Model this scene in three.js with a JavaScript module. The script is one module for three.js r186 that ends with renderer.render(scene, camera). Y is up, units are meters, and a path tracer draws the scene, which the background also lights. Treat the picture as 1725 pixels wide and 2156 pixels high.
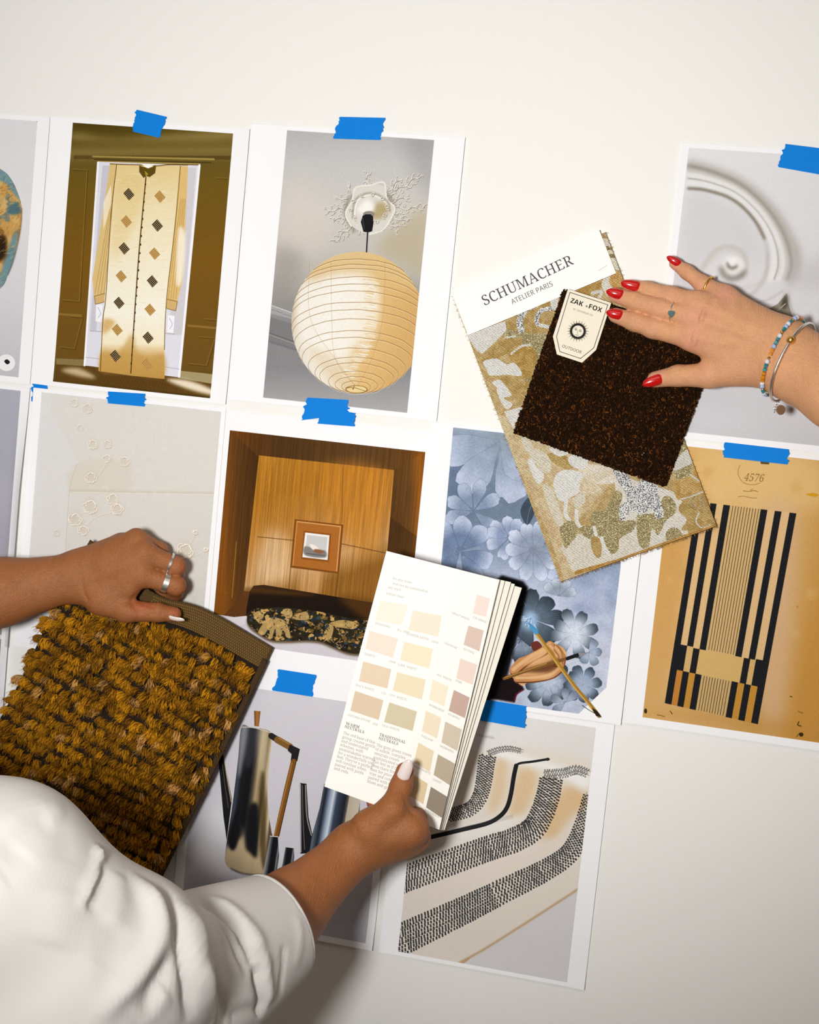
import * as THREE from 'three';
import { mergeGeometries } from 'three/addons/utils/BufferGeometryUtils.js';
import { RectAreaLightUniformsLib } from 'three/addons/lights/RectAreaLightUniformsLib.js';

// ------------------------------------------------------------------ camera, lights, exposure
const Y0 = 1.70;                                   // height of the middle of the board above the floor
const scene = new THREE.Scene();
const camera = new THREE.PerspectiveCamera(38, 1725 / 2156, 0.05, 20);
camera.position.set(0.30983, Y0 + 0.14187, 1.46078);
camera.rotation.set(THREE.MathUtils.degToRad(-5.427), THREE.MathUtils.degToRad(11.975), THREE.MathUtils.degToRad(5.706), 'YXZ');
camera.updateMatrixWorld(true);
const renderer = new THREE.WebGLRenderer({ antialias: true });
renderer.toneMapping = THREE.LinearToneMapping;
renderer.toneMappingExposure = 0.56;
renderer.shadowMap.enabled = true;
renderer.shadowMap.type = THREE.PCFSoftShadowMap;
RectAreaLightUniformsLib.init();
const FLASH = { p: [0.02, Y0 + 0.11, 1.52], aim: [-0.08, Y0 + 0.20, 0], angle: 41.5, power: 11.9, color: 0xfffefb };   // hand flash left of the camera
const FILL = { p: [0.1, 2.70, 1.55], w: 1.5, h: 0.9, power: 1.6, color: 0xfff1e4 };                      // ceiling panel
{
  const s = new THREE.SpotLight(FLASH.color, FLASH.power, 0, THREE.MathUtils.degToRad(FLASH.angle), 1.0, 2);
  s.position.set(...FLASH.p); s.target.position.set(...FLASH.aim);
  s.castShadow = true; s.shadow.radius = 4.5; s.shadow.mapSize.set(2048, 2048); s.shadow.bias = -0.0004;
  s.shadow.camera.near = 0.1; s.shadow.camera.far = 5;
  scene.add(s, s.target);
  const r = new THREE.RectAreaLight(FILL.color, FILL.power, FILL.w, FILL.h);
  r.position.set(FILL.p[0], FILL.p[1] - 0.03, FILL.p[2]); r.lookAt(FILL.p[0], 0, FILL.p[2]);
  scene.add(r);
}

// ------------------------------------------------------------------ helpers
const V = (x, y, z) => new THREE.Vector3(x, y, z);
function rng(seed) { let a = seed >>> 0; return () => { a = (a + 0x6D2B79F5) | 0; let t = Math.imul(a ^ (a >>> 15), 1 | a); t = (t + Math.imul(t ^ (t >>> 7), 61 | t)) ^ t; return ((t ^ (t >>> 14)) >>> 0) / 4294967296; }; }
function hash(x, y, z) { let h = Math.imul(x, 374761393) ^ Math.imul(y, 668265263) ^ Math.imul(z, 2147483647 ^ 0x5bd1e995); h = Math.imul(h ^ (h >>> 13), 1274126177); return ((h ^ (h >>> 16)) >>> 0) / 4294967296; }
const sm = (t) => t * t * (3 - 2 * t), mix = (a, b, t) => a + (b - a) * t, clamp = (x, a, b) => Math.min(b, Math.max(a, x));
function noise(x, y, z = 0) {
  const i = Math.floor(x), j = Math.floor(y), k = Math.floor(z), u = sm(x - i), v = sm(y - j), w = sm(z - k);
  const l = (dk) => mix(mix(hash(i, j, k + dk), hash(i + 1, j, k + dk), u), mix(hash(i, j + 1, k + dk), hash(i + 1, j + 1, k + dk), u), v);
  return w ? mix(l(0), l(1), w) : l(0);
}
const fbm = (x, y, n = 4) => { let s = 0, a = 0.5, t = 0; for (let o = 0; o < n; o++) { s += a * noise(x, y, o * 7); t += a; a *= 0.5; x = x * 2.03 + 5.1; y = y * 2.03 + 1.7; } return s / t; };
// the point of the plane z = h that the photograph shows at pixel (px, py)
function at(px, py, h = 0) {
  const f = 1 / Math.tan(THREE.MathUtils.degToRad(19)), d = V((px / 1725 * 2 - 1) * (1725 / 2156) / f, (1 - py / 2156 * 2) / f, -1).applyQuaternion(camera.quaternion);
  return d.multiplyScalar((h - camera.position.z) / d.z).add(camera.position);
}
const taken = {};
function numbered(name) { const n = taken[name] = (taken[name] ?? -1) + 1; return n ? name + '_' + String(n).padStart(3, '0') : name; }
function shadows(o) { o.castShadow = o.receiveShadow = true; return o; }
function part(name, geo, mat, parent, label) { const m = shadows(new THREE.Mesh(geo, mat)); m.name = name; parent.add(m); if (label) m.userData.label = label; return m; }
function tag(o, label, category, group) { o.userData.label = label; o.userData.category = category; if (group) o.userData.group = group; return o; }
function thing(name, label, category, p, group) { const g = new THREE.Group(); g.name = numbered(name); if (p) g.position.copy(p); scene.add(g); return tag(g, label, category, group); }
function solo(name, geo, mat, label, category, group) { return tag(part(numbered(name), geo, mat, scene), label, category, group); }
function structure(name, geo, mat, p) { const m = part(name, geo, mat, scene); m.userData.kind = 'structure'; if (p) m.position.set(...p); return m; }
const std = (color, roughness = 0.7, extra = {}) => new THREE.MeshStandardMaterial({ color, roughness, ...extra });
const phys = (color, roughness, extra = {}) => new THREE.MeshPhysicalMaterial({ color, roughness, ...extra });
function shift(geo, p) { return geo.translate(-p.x, -p.y, -p.z); }
function catmull(pts, closed = false, n = 12) {      // smooth run of 2D points
  const out = [], m = pts.length, P = (i) => closed ? pts[(i + m) % m] : pts[clamp(i, 0, m - 1)];
  for (let i = 0; i < (closed ? m : m - 1); i++) for (let s = 0; s < n; s++) {
    const t = s / n, a = P(i - 1), b = P(i), c = P(i + 1), d = P(i + 2);
    out.push([0, 1].map((k) => 0.5 * (2 * b[k] + (c[k] - a[k]) * t + (2 * a[k] - 5 * b[k] + 4 * c[k] - d[k]) * t * t + (3 * b[k] - a[k] - 3 * c[k] + d[k]) * t * t * t)));
  }
  if (!closed) out.push(pts[m - 1]);
  return out;
}
// a canvas that becomes a texture
function canvas(w, h) { const c = document.createElement('canvas'); c.width = w; c.height = h; return c; }
function texture(c, srgb = true) { const t = new THREE.CanvasTexture(c); if (srgb) t.colorSpace = THREE.SRGBColorSpace; t.magFilter = THREE.LinearFilter; t.anisotropy = 8; return t; }
function grayTile(n, fn, rep) {                       // data tile for bump maps
  const d = new Uint8Array(n * n * 4);
  for (let y = 0; y < n; y++) for (let x = 0; x < n; x++) { const v = clamp(fn(x / n, y / n) * 255, 0, 255), o = (y * n + x) * 4; d[o] = d[o + 1] = d[o + 2] = v; d[o + 3] = 255; }
  const t = new THREE.DataTexture(d, n, n); t.wrapS = t.wrapT = THREE.RepeatWrapping; t.magFilter = THREE.LinearFilter; t.repeat.set(rep, rep); t.needsUpdate = true; return t;
}

// ------------------------------------------------------------------ flat printed surfaces: a frame on the wall and a pen that draws on it
const PPM = 4400;                                    // texture pixels per metre
class Frame {
  constructor(o, u, v, w, h, z = 0) { Object.assign(this, { o, u, v, w, h, z }); }
  static rect(x0, x1, y1, y0, z = 0) { return new Frame(V(x0 / 1000, Y0 + y1 / 1000, z), V(1, 0, 0), V(0, -1, 0), (x1 - x0) / 1000, (y1 - y0) / 1000, z); }
  static corners(tl, tr, bl, z = 0) {
    const o = at(...tl, z), u = at(...tr, z).sub(o), v = at(...bl, z).sub(o), w = u.length(); u.normalize();
    const p = V(u.y, -u.x, 0); return new Frame(o, u, p, w, v.dot(p), z);
  }
  to(px, py) { const d = at(px, py, this.z).sub(this.o); return [d.dot(this.u), d.dot(this.v)]; }      // metres along u and v
  point(a, b, z = 0) { return this.o.clone().addScaledVector(this.u, a).addScaledVector(this.v, b).setZ(this.z + z); }
}
class Pen {
  constructor(frame, ppm = PPM) {
    this.f = frame; this.k = ppm; this.c = canvas(Math.round(frame.w * ppm), Math.round(frame.h * ppm)); this.x = this.c.getContext('2d');
  }
  // draw in the coordinates of a view of the photograph: origin (ox, oy), s units per pixel
  view(ox = 0, oy = 0, s = 1) {
    const f = this.f, m = f.point(f.w / 2, f.h / 2).project(camera), cx = (m.x + 1) / 2 * 1725, cy = (1 - m.y) / 2 * 2156, e = 120;
    const a = f.to(cx - e, cy), b = f.to(cx + e, cy), c = f.to(cx, cy - e), d = f.to(cx, cy + e), q = f.to(cx, cy), k = this.k / (2 * e);
    const A = (b[0] - a[0]) * k, B = (b[1] - a[1]) * k, C = (d[0] - c[0]) * k, D = (d[1] - c[1]) * k;
    const E = q[0] * this.k - A * cx - C * cy, F = q[1] * this.k - B * cx - D * cy;
    this.x.setTransform(A / s, B / s, C / s, D / s, E + A * ox + C * oy, F + B * ox + D * oy); return this;
  }
  flat() { this.x.setTransform(1, 0, 0, 1, 0, 0); return this; }
  mm() { this.x.setTransform(this.k / 1000, 0, 0, this.k / 1000, 0, 0); return this; }
  fillAll(col) { this.flat(); this.x.fillStyle = col; this.x.fillRect(0, 0, this.c.width, this.c.height); return this; }
  path(pts, smooth, closed = true) { const x = this.x, q = smooth ? catmull(pts, closed, 8) : pts; x.beginPath(); q.forEach((p, i) => i ? x.lineTo(p[0], p[1]) : x.moveTo(p[0], p[1])); if (closed) x.closePath(); return this; }
  poly(pts, col, smooth = false) { this.path(pts, smooth); this.x.fillStyle = col; this.x.fill(); return this; }
  line(pts, w, col, smooth = true) { this.path(pts, smooth, false); this.x.lineWidth = w; this.x.strokeStyle = col; this.x.lineCap = 'round'; this.x.lineJoin = 'round'; this.x.stroke(); return this; }
  soft(pts, w, col, blur) { this.x.save(); this.x.filter = `blur(${blur}px)`; this.line(pts, w, col); this.x.restore(); return this; }
  blob(pts, col, blur, smooth = true) { this.x.save(); this.x.filter = `blur(${blur}px)`; this.poly(pts, col, smooth); this.x.restore(); return this; }
  oval(cx, cy, rx, ry, col, rot = 0) { this.x.beginPath(); this.x.ellipse(cx, cy, rx, ry, rot, 0, 7); this.x.fillStyle = col; this.x.fill(); return this; }
  text(s, x, y, size, col, font = 'serif', angle = 0, weight = '', sx = 1) { const c = this.x; c.save(); c.translate(x, y); c.rotate(angle); c.scale(sx, 1); c.font = `${weight} ${size}px ${font}`; c.fillStyle = col; c.fillText(s, 0, 0); c.restore(); return this; }
  clipRect(x0, y0, x1, y1) { this.mm(); this.x.save(); this.x.beginPath(); this.x.rect(x0, y0, x1 - x0, y1 - y0); this.x.clip(); return this; }
  lin(x0, y0, x1, y1, ...stops) { const g = this.x.createLinearGradient(x0, y0, x1, y1); stops.forEach(([t, c]) => g.addColorStop(t, c)); return g; }
  rad(x, y, r0, r1, ...stops) { const g = this.x.createRadialGradient(x, y, r0, x, y, r1); stops.forEach(([t, c]) => g.addColorStop(t, c)); return g; }
  // change every pixel: fn(value array [r, g, b], x mm, y mm)
  pixels(fn, x0 = 0, y0 = 0, x1 = 1e9, y1 = 1e9) {
    const k = this.k / 1000, a = Math.max(0, Math.round(x0 * k)), b = Math.max(0, Math.round(y0 * k)), w = Math.min(this.c.width, Math.round(x1 * k)) - a, h = Math.min(this.c.height, Math.round(y1 * k)) - b;
    const im = this.x.getImageData(a, b, w, h), d = im.data, p = [0, 0, 0];
    for (let j = 0, o = 0; j < h; j++) for (let i = 0; i < w; i++, o += 4) { p[0] = d[o]; p[1] = d[o + 1]; p[2] = d[o + 2]; fn(p, (a + i) / k, (b + j) / k); d[o] = p[0]; d[o + 1] = p[1]; d[o + 2] = p[2]; }
    this.x.putImageData(im, a, b); return this;
  }
  grain(amount, x0, y0, x1, y1) { const r = rng(7); return this.pixels((p) => { const n = (r() + r() - 1) * amount; p[0] += n; p[1] += n; p[2] += n; }, x0, y0, x1, y1); }
}
// a sheet with thickness over a frame; bend(a, b) lifts it off the wall (a, b in 0..1)
function slab(frame, thick, bend = () => 0, nu = 20, nv = 24) {
  const pos = [], uv = [], idx = [], N = (nu + 1) * (nv + 1);
  for (const s of [1, 0]) for (let j = 0; j <= nv; j++) for (let i = 0; i <= nu; i++) {
    const a = i / nu, b = j / nv, p = frame.point(a * frame.w, b * frame.h, bend(a, b) + s * thick); pos.push(p.x, p.y, p.z); uv.push(s ? a : 0.004, s ? 1 - b : 0.004);
  }
  const q = (a, b, c, d) => idx.push(a, b, c, a, c, d), id = (i, j) => j * (nu + 1) + i;
  for (let j = 0; j < nv; j++) for (let i = 0; i < nu; i++) { q(id(i, j), id(i, j + 1), id(i + 1, j + 1), id(i + 1, j)); q(N + id(i, j), N + id(i + 1, j), N + id(i + 1, j + 1), N + id(i, j + 1)); }
  const side = (a, b) => { const o = pos.length / 3; for (const v of [a, b, N + b, N + a]) { pos.push(pos[v * 3], pos[v * 3 + 1], pos[v * 3 + 2]); const w = v % N; uv.push(uv[w * 2], uv[w * 2 + 1]); } q(o, o + 3, o + 2, o + 1); };
  for (let i = 0; i < nu; i++) { side(id(i + 1, 0), id(i, 0)); side(id(i, nv), id(i + 1, nv)); }
  for (let j = 0; j < nv; j++) { side(id(0, j), id(0, j + 1)); side(id(nu, j + 1), id(nu, j)); }
  const g = new THREE.BufferGeometry(); g.setAttribute('position', new THREE.Float32BufferAttribute(pos, 3)); g.setAttribute('uv', new THREE.Float32BufferAttribute(uv, 2)); g.setIndex(idx); g.computeVertexNormals(); return g;
}
// ------------------------------------------------------------------ the room
{
  const paint = grayTile(512, (x, y) => 0.5 + 0.28 * (fbm(x * 40, y * 40, 3) - 0.5) + 0.5 * (fbm(x * 150, y * 150, 2) - 0.5), 2.5);
  const wall = std(0xf0efec, 0.62, { bumpMap: paint, bumpScale: 0.00022 });
  const plain = std(0xefede9, 0.8);
  const uvm = (g, sx, sy) => { const u = g.attributes.uv; for (let i = 0; i < u.count; i++) u.setXY(i, u.getX(i) * sx, u.getY(i) * sy); return g; };
  structure('wall_back', uvm(new THREE.BoxGeometry(5.0, 3.0, 0.12), 5, 3), wall, [0.1, 1.4, -0.06]);
  structure('wall_front', new THREE.BoxGeometry(5.0, 3.0, 0.12), plain, [0.1, 1.4, 3.26]);
  structure('wall_left', new THREE.BoxGeometry(0.12, 3.0, 3.2), plain, [-2.36, 1.4, 1.6]);
  structure('wall_right', new THREE.BoxGeometry(0.12, 3.0, 3.2), plain, [2.56, 1.4, 1.6]);
  structure('ceiling', new THREE.BoxGeometry(5.0, 0.12, 3.44), plain, [0.1, 2.84, 1.6]);
  structure('floor', new THREE.BoxGeometry(5.0, 0.12, 3.44), std(0xb9a58c, 0.55), [0.1, -0.06, 1.6]);
  structure('baseboard_back', new THREE.BoxGeometry(4.8, 0.1, 0.015), std(0xf2f0ec, 0.4), [0.1, 0.05, 0.0075]);
  // faint pencil smudges high on the wall
  // ceiling panel and the flash head, both behind the picture plane
  const panel = thing('ceiling_light', 'flat rectangular white ceiling light panel in the middle of the ceiling', 'ceiling light', V(FILL.p[0], 2.78, FILL.p[2]));
  part('frame', new THREE.BoxGeometry(FILL.w + 0.06, 0.05, FILL.h + 0.06).translate(0, -0.025, 0), std(0xf4f4f2, 0.4), panel);
  part('diffuser', new THREE.BoxGeometry(FILL.w, 0.006, FILL.h).translate(0, -0.0525, 0), std(0xffffff, 0.5, { emissive: FILL.color, emissiveIntensity: 1.2 }), panel);
  const dir = V(...FLASH.aim).sub(V(...FLASH.p)).normalize(), q = new THREE.Quaternion().setFromUnitVectors(V(0, 0, 1), dir);
  const fl = thing('flash_lamp', 'black studio flash head on a slim black stand beside the camera', 'flash lamp', V(FLASH.p[0], 0, FLASH.p[2] + 0.0));
  const head = V(0, FLASH.p[1], 0).addScaledVector(dir, -0.03);
  const put = (g) => g.applyQuaternion(q).translate(head.x, head.y, head.z);
  const black = std(0x1b1b1d, 0.45);
  part('housing', put(new THREE.LatheGeometry([[0, -0.2], [0.045, -0.2], [0.055, -0.18], [0.055, -0.05], [0.075, 0.0], [0.072, 0.0], [0.05, -0.045], [0, -0.05]].map((p) => new THREE.Vector2(p[0], p[1])), 32).rotateX(Math.PI / 2)), black, fl);
  part('glowing_face', put(new THREE.CylinderGeometry(0.046, 0.046, 0.004, 32).rotateX(Math.PI / 2).translate(0, 0, -0.035)), std(0xffffff, 0.5, { emissive: FLASH.color, emissiveIntensity: 3 }), fl);
  const back = head.clone().addScaledVector(dir, -0.12);
  part('pole', new THREE.CylinderGeometry(0.011, 0.013, back.y - 0.1, 14).translate(back.x, (back.y - 0.1) / 2 + 0.06, back.z), black, fl);
  for (let i = 0; i < 3; i++) { const a = i * 2.094 + 0.4; part('leg', new THREE.CylinderGeometry(0.008, 0.008, 0.52, 10).rotateZ(Math.PI / 2 - 0.55).translate(0.22, 0.145, 0).rotateY(a).translate(back.x, 0, back.z), black, fl); }
}
// ------------------------------------------------------------------ printed sheets on the wall
const PAPER = '#f6f7fb';
const SHEET_GROUP = 'picture prints taped to the wall';
function sheet(frame, label, draw, bend, z) {
  const f = frame; f.z = z; const p = new Pen(f); p.fillAll(PAPER); draw(p, p.x);
  const g = slab(f, 0.00025, bend, 24, 28), m = phys(0xffffff, 0.85, { specularIntensity: 0.3, map: texture(p.c) });
  const o = f.point(f.w / 2, f.h / 2);
  const s = solo('photo_print', shift(g, o), m, label, 'print', SHEET_GROUP); s.position.copy(o); return s;
}
const edge = (t, w) => (t < w ? (1 - t / w) ** 2 : 0);     // 1 at the edge, 0 at distance w
const lift = (l = 0, r = 0, t = 0, b = 0, w = 0.12) => (x, y) => l * edge(x, w) + r * edge(1 - x, w) + t * edge(y, w) + b * edge(1 - y, w);

// gold salon with a coat-shaped curtain
sheet(Frame.rect(-421, -203, 367, 88), 'print of a gold panelled room with a cream coat-shaped curtain covered in diamond patches', (p, x) => {
  p.clipRect(24, 5, 200, 274.5); p.view(0, 200, 3.17);
  x.fillStyle = p.lin(0, 200, 0, 2000, [0, '#4d3d08'], [0.06, '#5a4a12'], [0.1, '#7d6a35'], [0.15, '#64511a'], [0.22, '#6b5314'], [0.5, '#765312'], [0.9, '#6a4d18'], [1, '#4a3409']); x.fillRect(200, 100, 1500, 2000);
  p.blob([[520, 300], [1500, 320], [1500, 250], [800, 290], [520, 250]], 'rgba(190,170,120,.45)', 14);
  p.poly([[490, 400], [1560, 420], [1560, 445], [490, 425]], 'rgba(60,45,10,.5)');
  p.line([[620, 410], [1420, 440]], 12, '#a08a45'); p.line([[630, 430], [1400, 462]], 8, '#4a390d'); p.line([[660, 445], [1330, 470]], 6, '#b7a468');
  for (const [a, b, c, d] of [[450, 490, 580, 1380], [1400, 560, 1530, 1500], [430, 1480, 545, 1700], [1300, 1610, 1430, 1800]]) { p.line([[a + 30, b], [c, b + 8], [c - 55, d], [a - 40, d - 10]], 5, 'rgba(170,135,60,.35)', false); p.line([[a + 36, b + 8], [c + 8, b + 14], [c - 47, d + 8], [a - 30, d]], 4, 'rgba(50,35,5,.5)', false); }
  p.poly([[365, 1815], [620, 1815], [1200, 1850], [1420, 1920], [1420, 2010], [360, 1915]], '#5b3f12');
  p.poly([[365, 1460], [545, 1470], [540, 1484], [365, 1474]], '#8a6a2c'); p.poly([[1250, 1530], [1440, 1545], [1438, 1560], [1250, 1545]], '#8a6a2c');
  p.poly([[366, 1770], [560, 1775], [580, 1820], [366, 1810]], '#857346'); p.poly([[1200, 1840], [1420, 1860], [1418, 1925], [1200, 1890]], '#a3946b');
  p.blob([[400, 1850], [520, 1835], [640, 1900], [520, 1890]], 'rgba(225,205,170,.8)', 8); p.blob([[1110, 1900], [1260, 1905], [1420, 1965], [1420, 2000], [1250, 1960]], 'rgba(240,228,205,.95)', 7);
  for (let i = 0; i < 26; i++) p.line([[640 + i * 20, 1880], [560 + i * 22, 1990]], 3, 'rgba(35,22,4,.28)');
  p.poly([[655, 445], [1330, 480], [1196, 1885], [556, 1815]], '#dcdce8');
  p.poly([[685, 470], [735, 470], [640, 1580], [596, 1578]], '#c8c6d2'); p.poly([[1255, 490], [1305, 495], [1215, 1600], [1120, 1600]], '#cfccd3');
  p.line([[655, 450], [560, 1815]], 14, '#f4f4fb', false); p.line([[1326, 480], [1196, 1880]], 16, '#f4f4fb', false);
  p.line([[598, 1580], [690, 1585]], 5, '#a9a6b2', false); p.line([[1100, 1590], [1165, 1596]], 5, '#a9a6b2', false); p.line([[570, 1760], [670, 1770]], 5, '#b5b3c0', false); p.line([[1095, 1815], [1195, 1830]], 5, '#b5b3c0', false);
  for (const [a, b] of [[640, 1400], [1120, 1470]]) { p.poly([[a, b], [a + 45, b + 4], [a + 38, b + 120], [a - 4, b + 115]], '#f2f2fa'); p.line([[a + 12, b + 20], [a + 30, b + 60], [a + 14, b + 90]], 4, '#9fb2d6'); }
  p.poly([[735, 458], [782, 465], [706, 1345], [625, 1345], [614, 1230], [700, 700]], '#d9bd80'); p.poly([[1200, 480], [1252, 484], [1240, 760], [1216, 1250], [1182, 1378], [1110, 1362]], '#dcbb78');
  for (let i = 0; i < 4; i++) { p.line([[745 + i * 8, 700], [632 + i * 20, 1330]], 4, 'rgba(160,120,50,.6)'); p.line([[1205 + i * 10, 700], [1122 + i * 17, 1360]], 4, 'rgba(165,120,45,.55)'); }
  p.poly([[690, 720], [742, 600], [745, 720], [690, 900]], 'rgba(245,238,220,.7)'); p.blob([[1190, 900], [1235, 950], [1215, 1230], [1175, 1250]], 'rgba(250,245,235,.8)', 6);
  for (const c of [[[628, 1345], [705, 1325], [713, 1357], [690, 1386], [635, 1400]], [[1110, 1362], [1184, 1378], [1172, 1440], [1116, 1426], [1100, 1390]]]) { p.poly(c, '#d2b073'); p.line([...c, c[0]], 4, '#7d5c20', false); }
  x.fillStyle = p.lin(0, 460, 0, 1890, [0, '#e0c78c'], [0.2, '#eadcb4'], [0.42, '#efe6cb'], [0.7, '#f3efe0'], [0.84, '#f1e7ca'], [0.9, '#cda866'], [1, '#b98d45']); p.path([[778, 462], [1204, 480], [1160, 900], [1112, 1400], [1098, 1700], [1100, 1898], [880, 1880], [655, 1852], [690, 1450], [720, 1100]]).x.fill();
  p.blob([[690, 1500], [770, 1520], [690, 1600]], 'rgba(205,165,90,.8)', 8); p.blob([[880, 1600], [790, 1720], [680, 1720], [670, 1850], [870, 1860], [1090, 1880], [1095, 1730], [1000, 1760], [920, 1720]], 'rgba(193,150,75,.65)', 9);
  p.blob([[790, 560], [950, 580], [940, 760], [770, 1100], [740, 900]], 'rgba(222,190,120,.4)', 16);
  for (let r = rng(3), i = 0; i < 120; i++) { const yy = 520 + r() * 1000, xx = 700 + r() * 440; p.line([[xx, yy], [xx + 20 + 30 * r(), yy + 10 * (r() - 0.5)]], 2, r() < 0.5 ? 'rgba(255,252,240,.5)' : 'rgba(190,150,80,.3)'); }
  p.line([[780, 465], [742, 800], [706, 1345], [686, 1500], [668, 1850]], 5, '#6b4a16'); p.line([[1202, 482], [1165, 900], [1112, 1365], [1098, 1700]], 5, '#7d5a1e');
  p.line([[736, 460], [840, 466], [930, 470], [1040, 478], [1130, 472], [1250, 476]], 6, '#6b4e15');
  p.poly([[940, 464], [1036, 468], [990, 495]], '#f6f4ee'); p.poly([[930, 474], [990, 494], [1042, 476], [1036, 525], [1000, 552], [978, 545], [958, 556], [930, 516]], '#5b4708'); p.poly([[965, 508], [990, 530], [975, 548]], '#a98f2b');
  p.line([[975, 552], [955, 760], [925, 1100], [890, 1600], [874, 1862]], 8, '#5e4016'); for (let i = 0; i < 22; i++) p.oval(972 - i * 4.6, 600 + i * 57, 4, 7, '#2f1f08');
  const dark = [[862, 664], [830, 1025], [795, 1390], [770, 1748], [1051, 873], [1018, 1245], [990, 1622]], tan = [[845, 845], [810, 1212], [783, 1572], [1068, 682], [1033, 1060], [1003, 1435], [983, 1803]];
  for (const [list, c0, c1] of [[dark, '#2b1c0b', '#cdb78c'], [tan, '#a87b35', '#dcc08a']]) for (const [a, b] of list) {
    p.poly([[a - 38, b - 6], [a - 2, b - 42], [a + 37, b + 4], [a, b + 41]], c0);
    for (let i = -2; i <= 2; i++) for (let j = -2; j <= 2; j++) { const u = a + i * 7.6 - j * 7.6, w = b + i * 7.8 + j * 7.6; p.poly([[u - 4, w], [u, w - 4], [u + 4, w], [u, w + 4]], c1); }
  }
  x.restore(); p.grain(16, 24, 5, 200, 274.5);
}, lift(0.0006, 0.002, 0.0004, 0.001), 0.0010);

// paper lantern under a plaster ceiling rose
sheet(Frame.rect(-200, 19, 373, 94), 'print of a large round cream paper lantern hanging from a plaster ceiling rose', (p, x) => {
  p.clipRect(36, 4.2, 188, 274); p.view(470, 200, 3.0796);
  x.fillStyle = p.lin(0, 230, 0, 2050, [0, '#b4b3b5'], [0.12, '#c4c3c3'], [0.3, '#cbc8c3'], [0.5, '#b9b5ae'], [0.62, '#8f8d8c'], [0.72, '#868688'], [0.85, '#87878a'], [1, '#a9a8ab']); x.fillRect(200, 150, 1300, 2000);
  p.blob([[1150, 250], [1400, 280], [1380, 700], [1280, 600]], 'rgba(120,118,120,.35)', 40); p.blob([[400, 560], [640, 620], [700, 960], [380, 1000]], 'rgba(214,205,198,.6)', 40); p.blob([[1250, 760], [1330, 760], [1300, 1150], [1180, 1100], [1000, 990]], 'rgba(185,172,145,.8)', 25); p.blob([[330, 1000], [520, 1060], [420, 1300], [300, 1400]], 'rgba(150,145,140,.6)', 30);
  p.poly([[300, 1362], [470, 1420], [470, 1465], [300, 1420]], '#a2a1a2'); p.line([[300, 1365], [470, 1424]], 5, '#cfcecf'); for (let r = rng(4), i = 0; i < 14; i++) p.oval(310 + i * 11, 1393 + i * 3.6 + r() * 6, 4, 3, '#7a797a');
  p.poly([[290, 1440], [480, 1500], [520, 1680], [270, 1610]], '#7b7b7d'); p.line([[290, 1548], [520, 1626]], 5, '#5d5c5d'); p.line([[290, 1560], [520, 1640]], 4, '#a09f9e'); p.line([[285, 1600], [540, 1680]], 4, '#6a6a6b');
  // rose
  const R = rng(11), relief = (n, w) => { p.line(n.map(([u, v]) => [u + 3, v + 4]), w, 'rgba(120,113,101,.8)'); p.line(n, w, 'rgba(229,225,218,.95)'); };
  const curl = (cx, cy, s, a, d = 1) => { const n = []; for (let i = 0; i <= 16; i++) { const t = i / 16, q = a + d * t * 5.2; n.push([cx + Math.cos(q) * s * (1 - 0.75 * t), cy + Math.sin(q) * s * (1 - 0.75 * t)]); } relief(n, Math.max(3.5, s * 0.2)); };
  for (const [ang, len] of [[-0.62, 420], [-0.8, 300], [-1.62, 270], [-1.4, 190], [-2.3, 220], [-2.75, 240], [3.1, 290], [2.75, 250], [2.3, 340], [1.85, 210], [1.1, 190], [0.72, 260], [0.4, 280], [0.02, 350], [-0.3, 280]]) {
    const stem = [], nx = Math.cos(ang), ny = Math.sin(ang) * 0.88; for (let d = 120; d < len; d += 16) { const o = 9 * Math.sin(d * 0.06 + ang * 5); stem.push([945 + nx * d - ny * o, 735 + ny * d + nx * o]); }
    relief(stem, 5);
    for (let d = 136, k = 0; d < len; d += 21, k++) { const w = 19 * (1 - d / len) + 8, sd = k % 2 ? 1 : -1, cx = 945 + nx * d - ny * sd * w * 1.15, cy = 735 + ny * d + nx * sd * w * 1.15; curl(cx, cy, w, ang + sd * 1.6 + R(), -sd); if (R() < 0.5) relief([[cx, cy], [cx + nx * 14 - ny * sd * 16, cy + ny * 14 + nx * sd * 16], [cx + nx * 26 - ny * sd * 18, cy + ny * 26 + nx * sd * 18]], 4); }
  }
  p.soft([[850, 880], [800, 790], [800, 720], [850, 650], [950, 620], [1050, 640], [1100, 720], [1080, 800], [1000, 860]], 26, 'rgba(125,117,102,.55)', 6);
  p.poly([[835, 850], [800, 760], [840, 690], [860, 610], [950, 585], [1045, 600], [1060, 680], [1105, 730], [1080, 810], [1030, 870], [940, 900]], '#d6d3cd', true);
  p.line([[830, 850], [795, 770], [835, 690], [860, 605], [950, 590], [1040, 575], [1060, 680], [1110, 735], [1080, 815], [1030, 880], [950, 905]], 10, '#e6e3dd');
  p.soft([[840, 800], [860, 680], [960, 640], [1060, 690], [1080, 760]], 10, 'rgba(130,122,108,.7)', 3); p.line([[850, 805], [872, 690], [962, 652], [1050, 700], [1070, 765]], 9, '#ece9e3');
  p.blob([[960, 800], [1000, 700], [1075, 730], [1040, 800]], 'rgba(165,145,95,.75)', 9); p.blob([[870, 750], [930, 680], [980, 730], [940, 780]], 'rgba(245,244,242,.9)', 9);
  for (let i = 0; i < 22; i++) curl(945 + Math.cos(i * 0.62) * 118, 738 + Math.sin(i * 0.62) * 92, 15, i);
  p.oval(945, 775, 38, 20, '#8d8880'); p.poly([[905, 785], [925, 776], [955, 776], [972, 790], [974, 835], [966, 885], [940, 894], [910, 888], [893, 825]], '#17161a'); p.line([[905, 800], [915, 870]], 6, '#3a383d'); p.line([[937, 890], [930, 1022]], 9, '#26262a');
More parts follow.
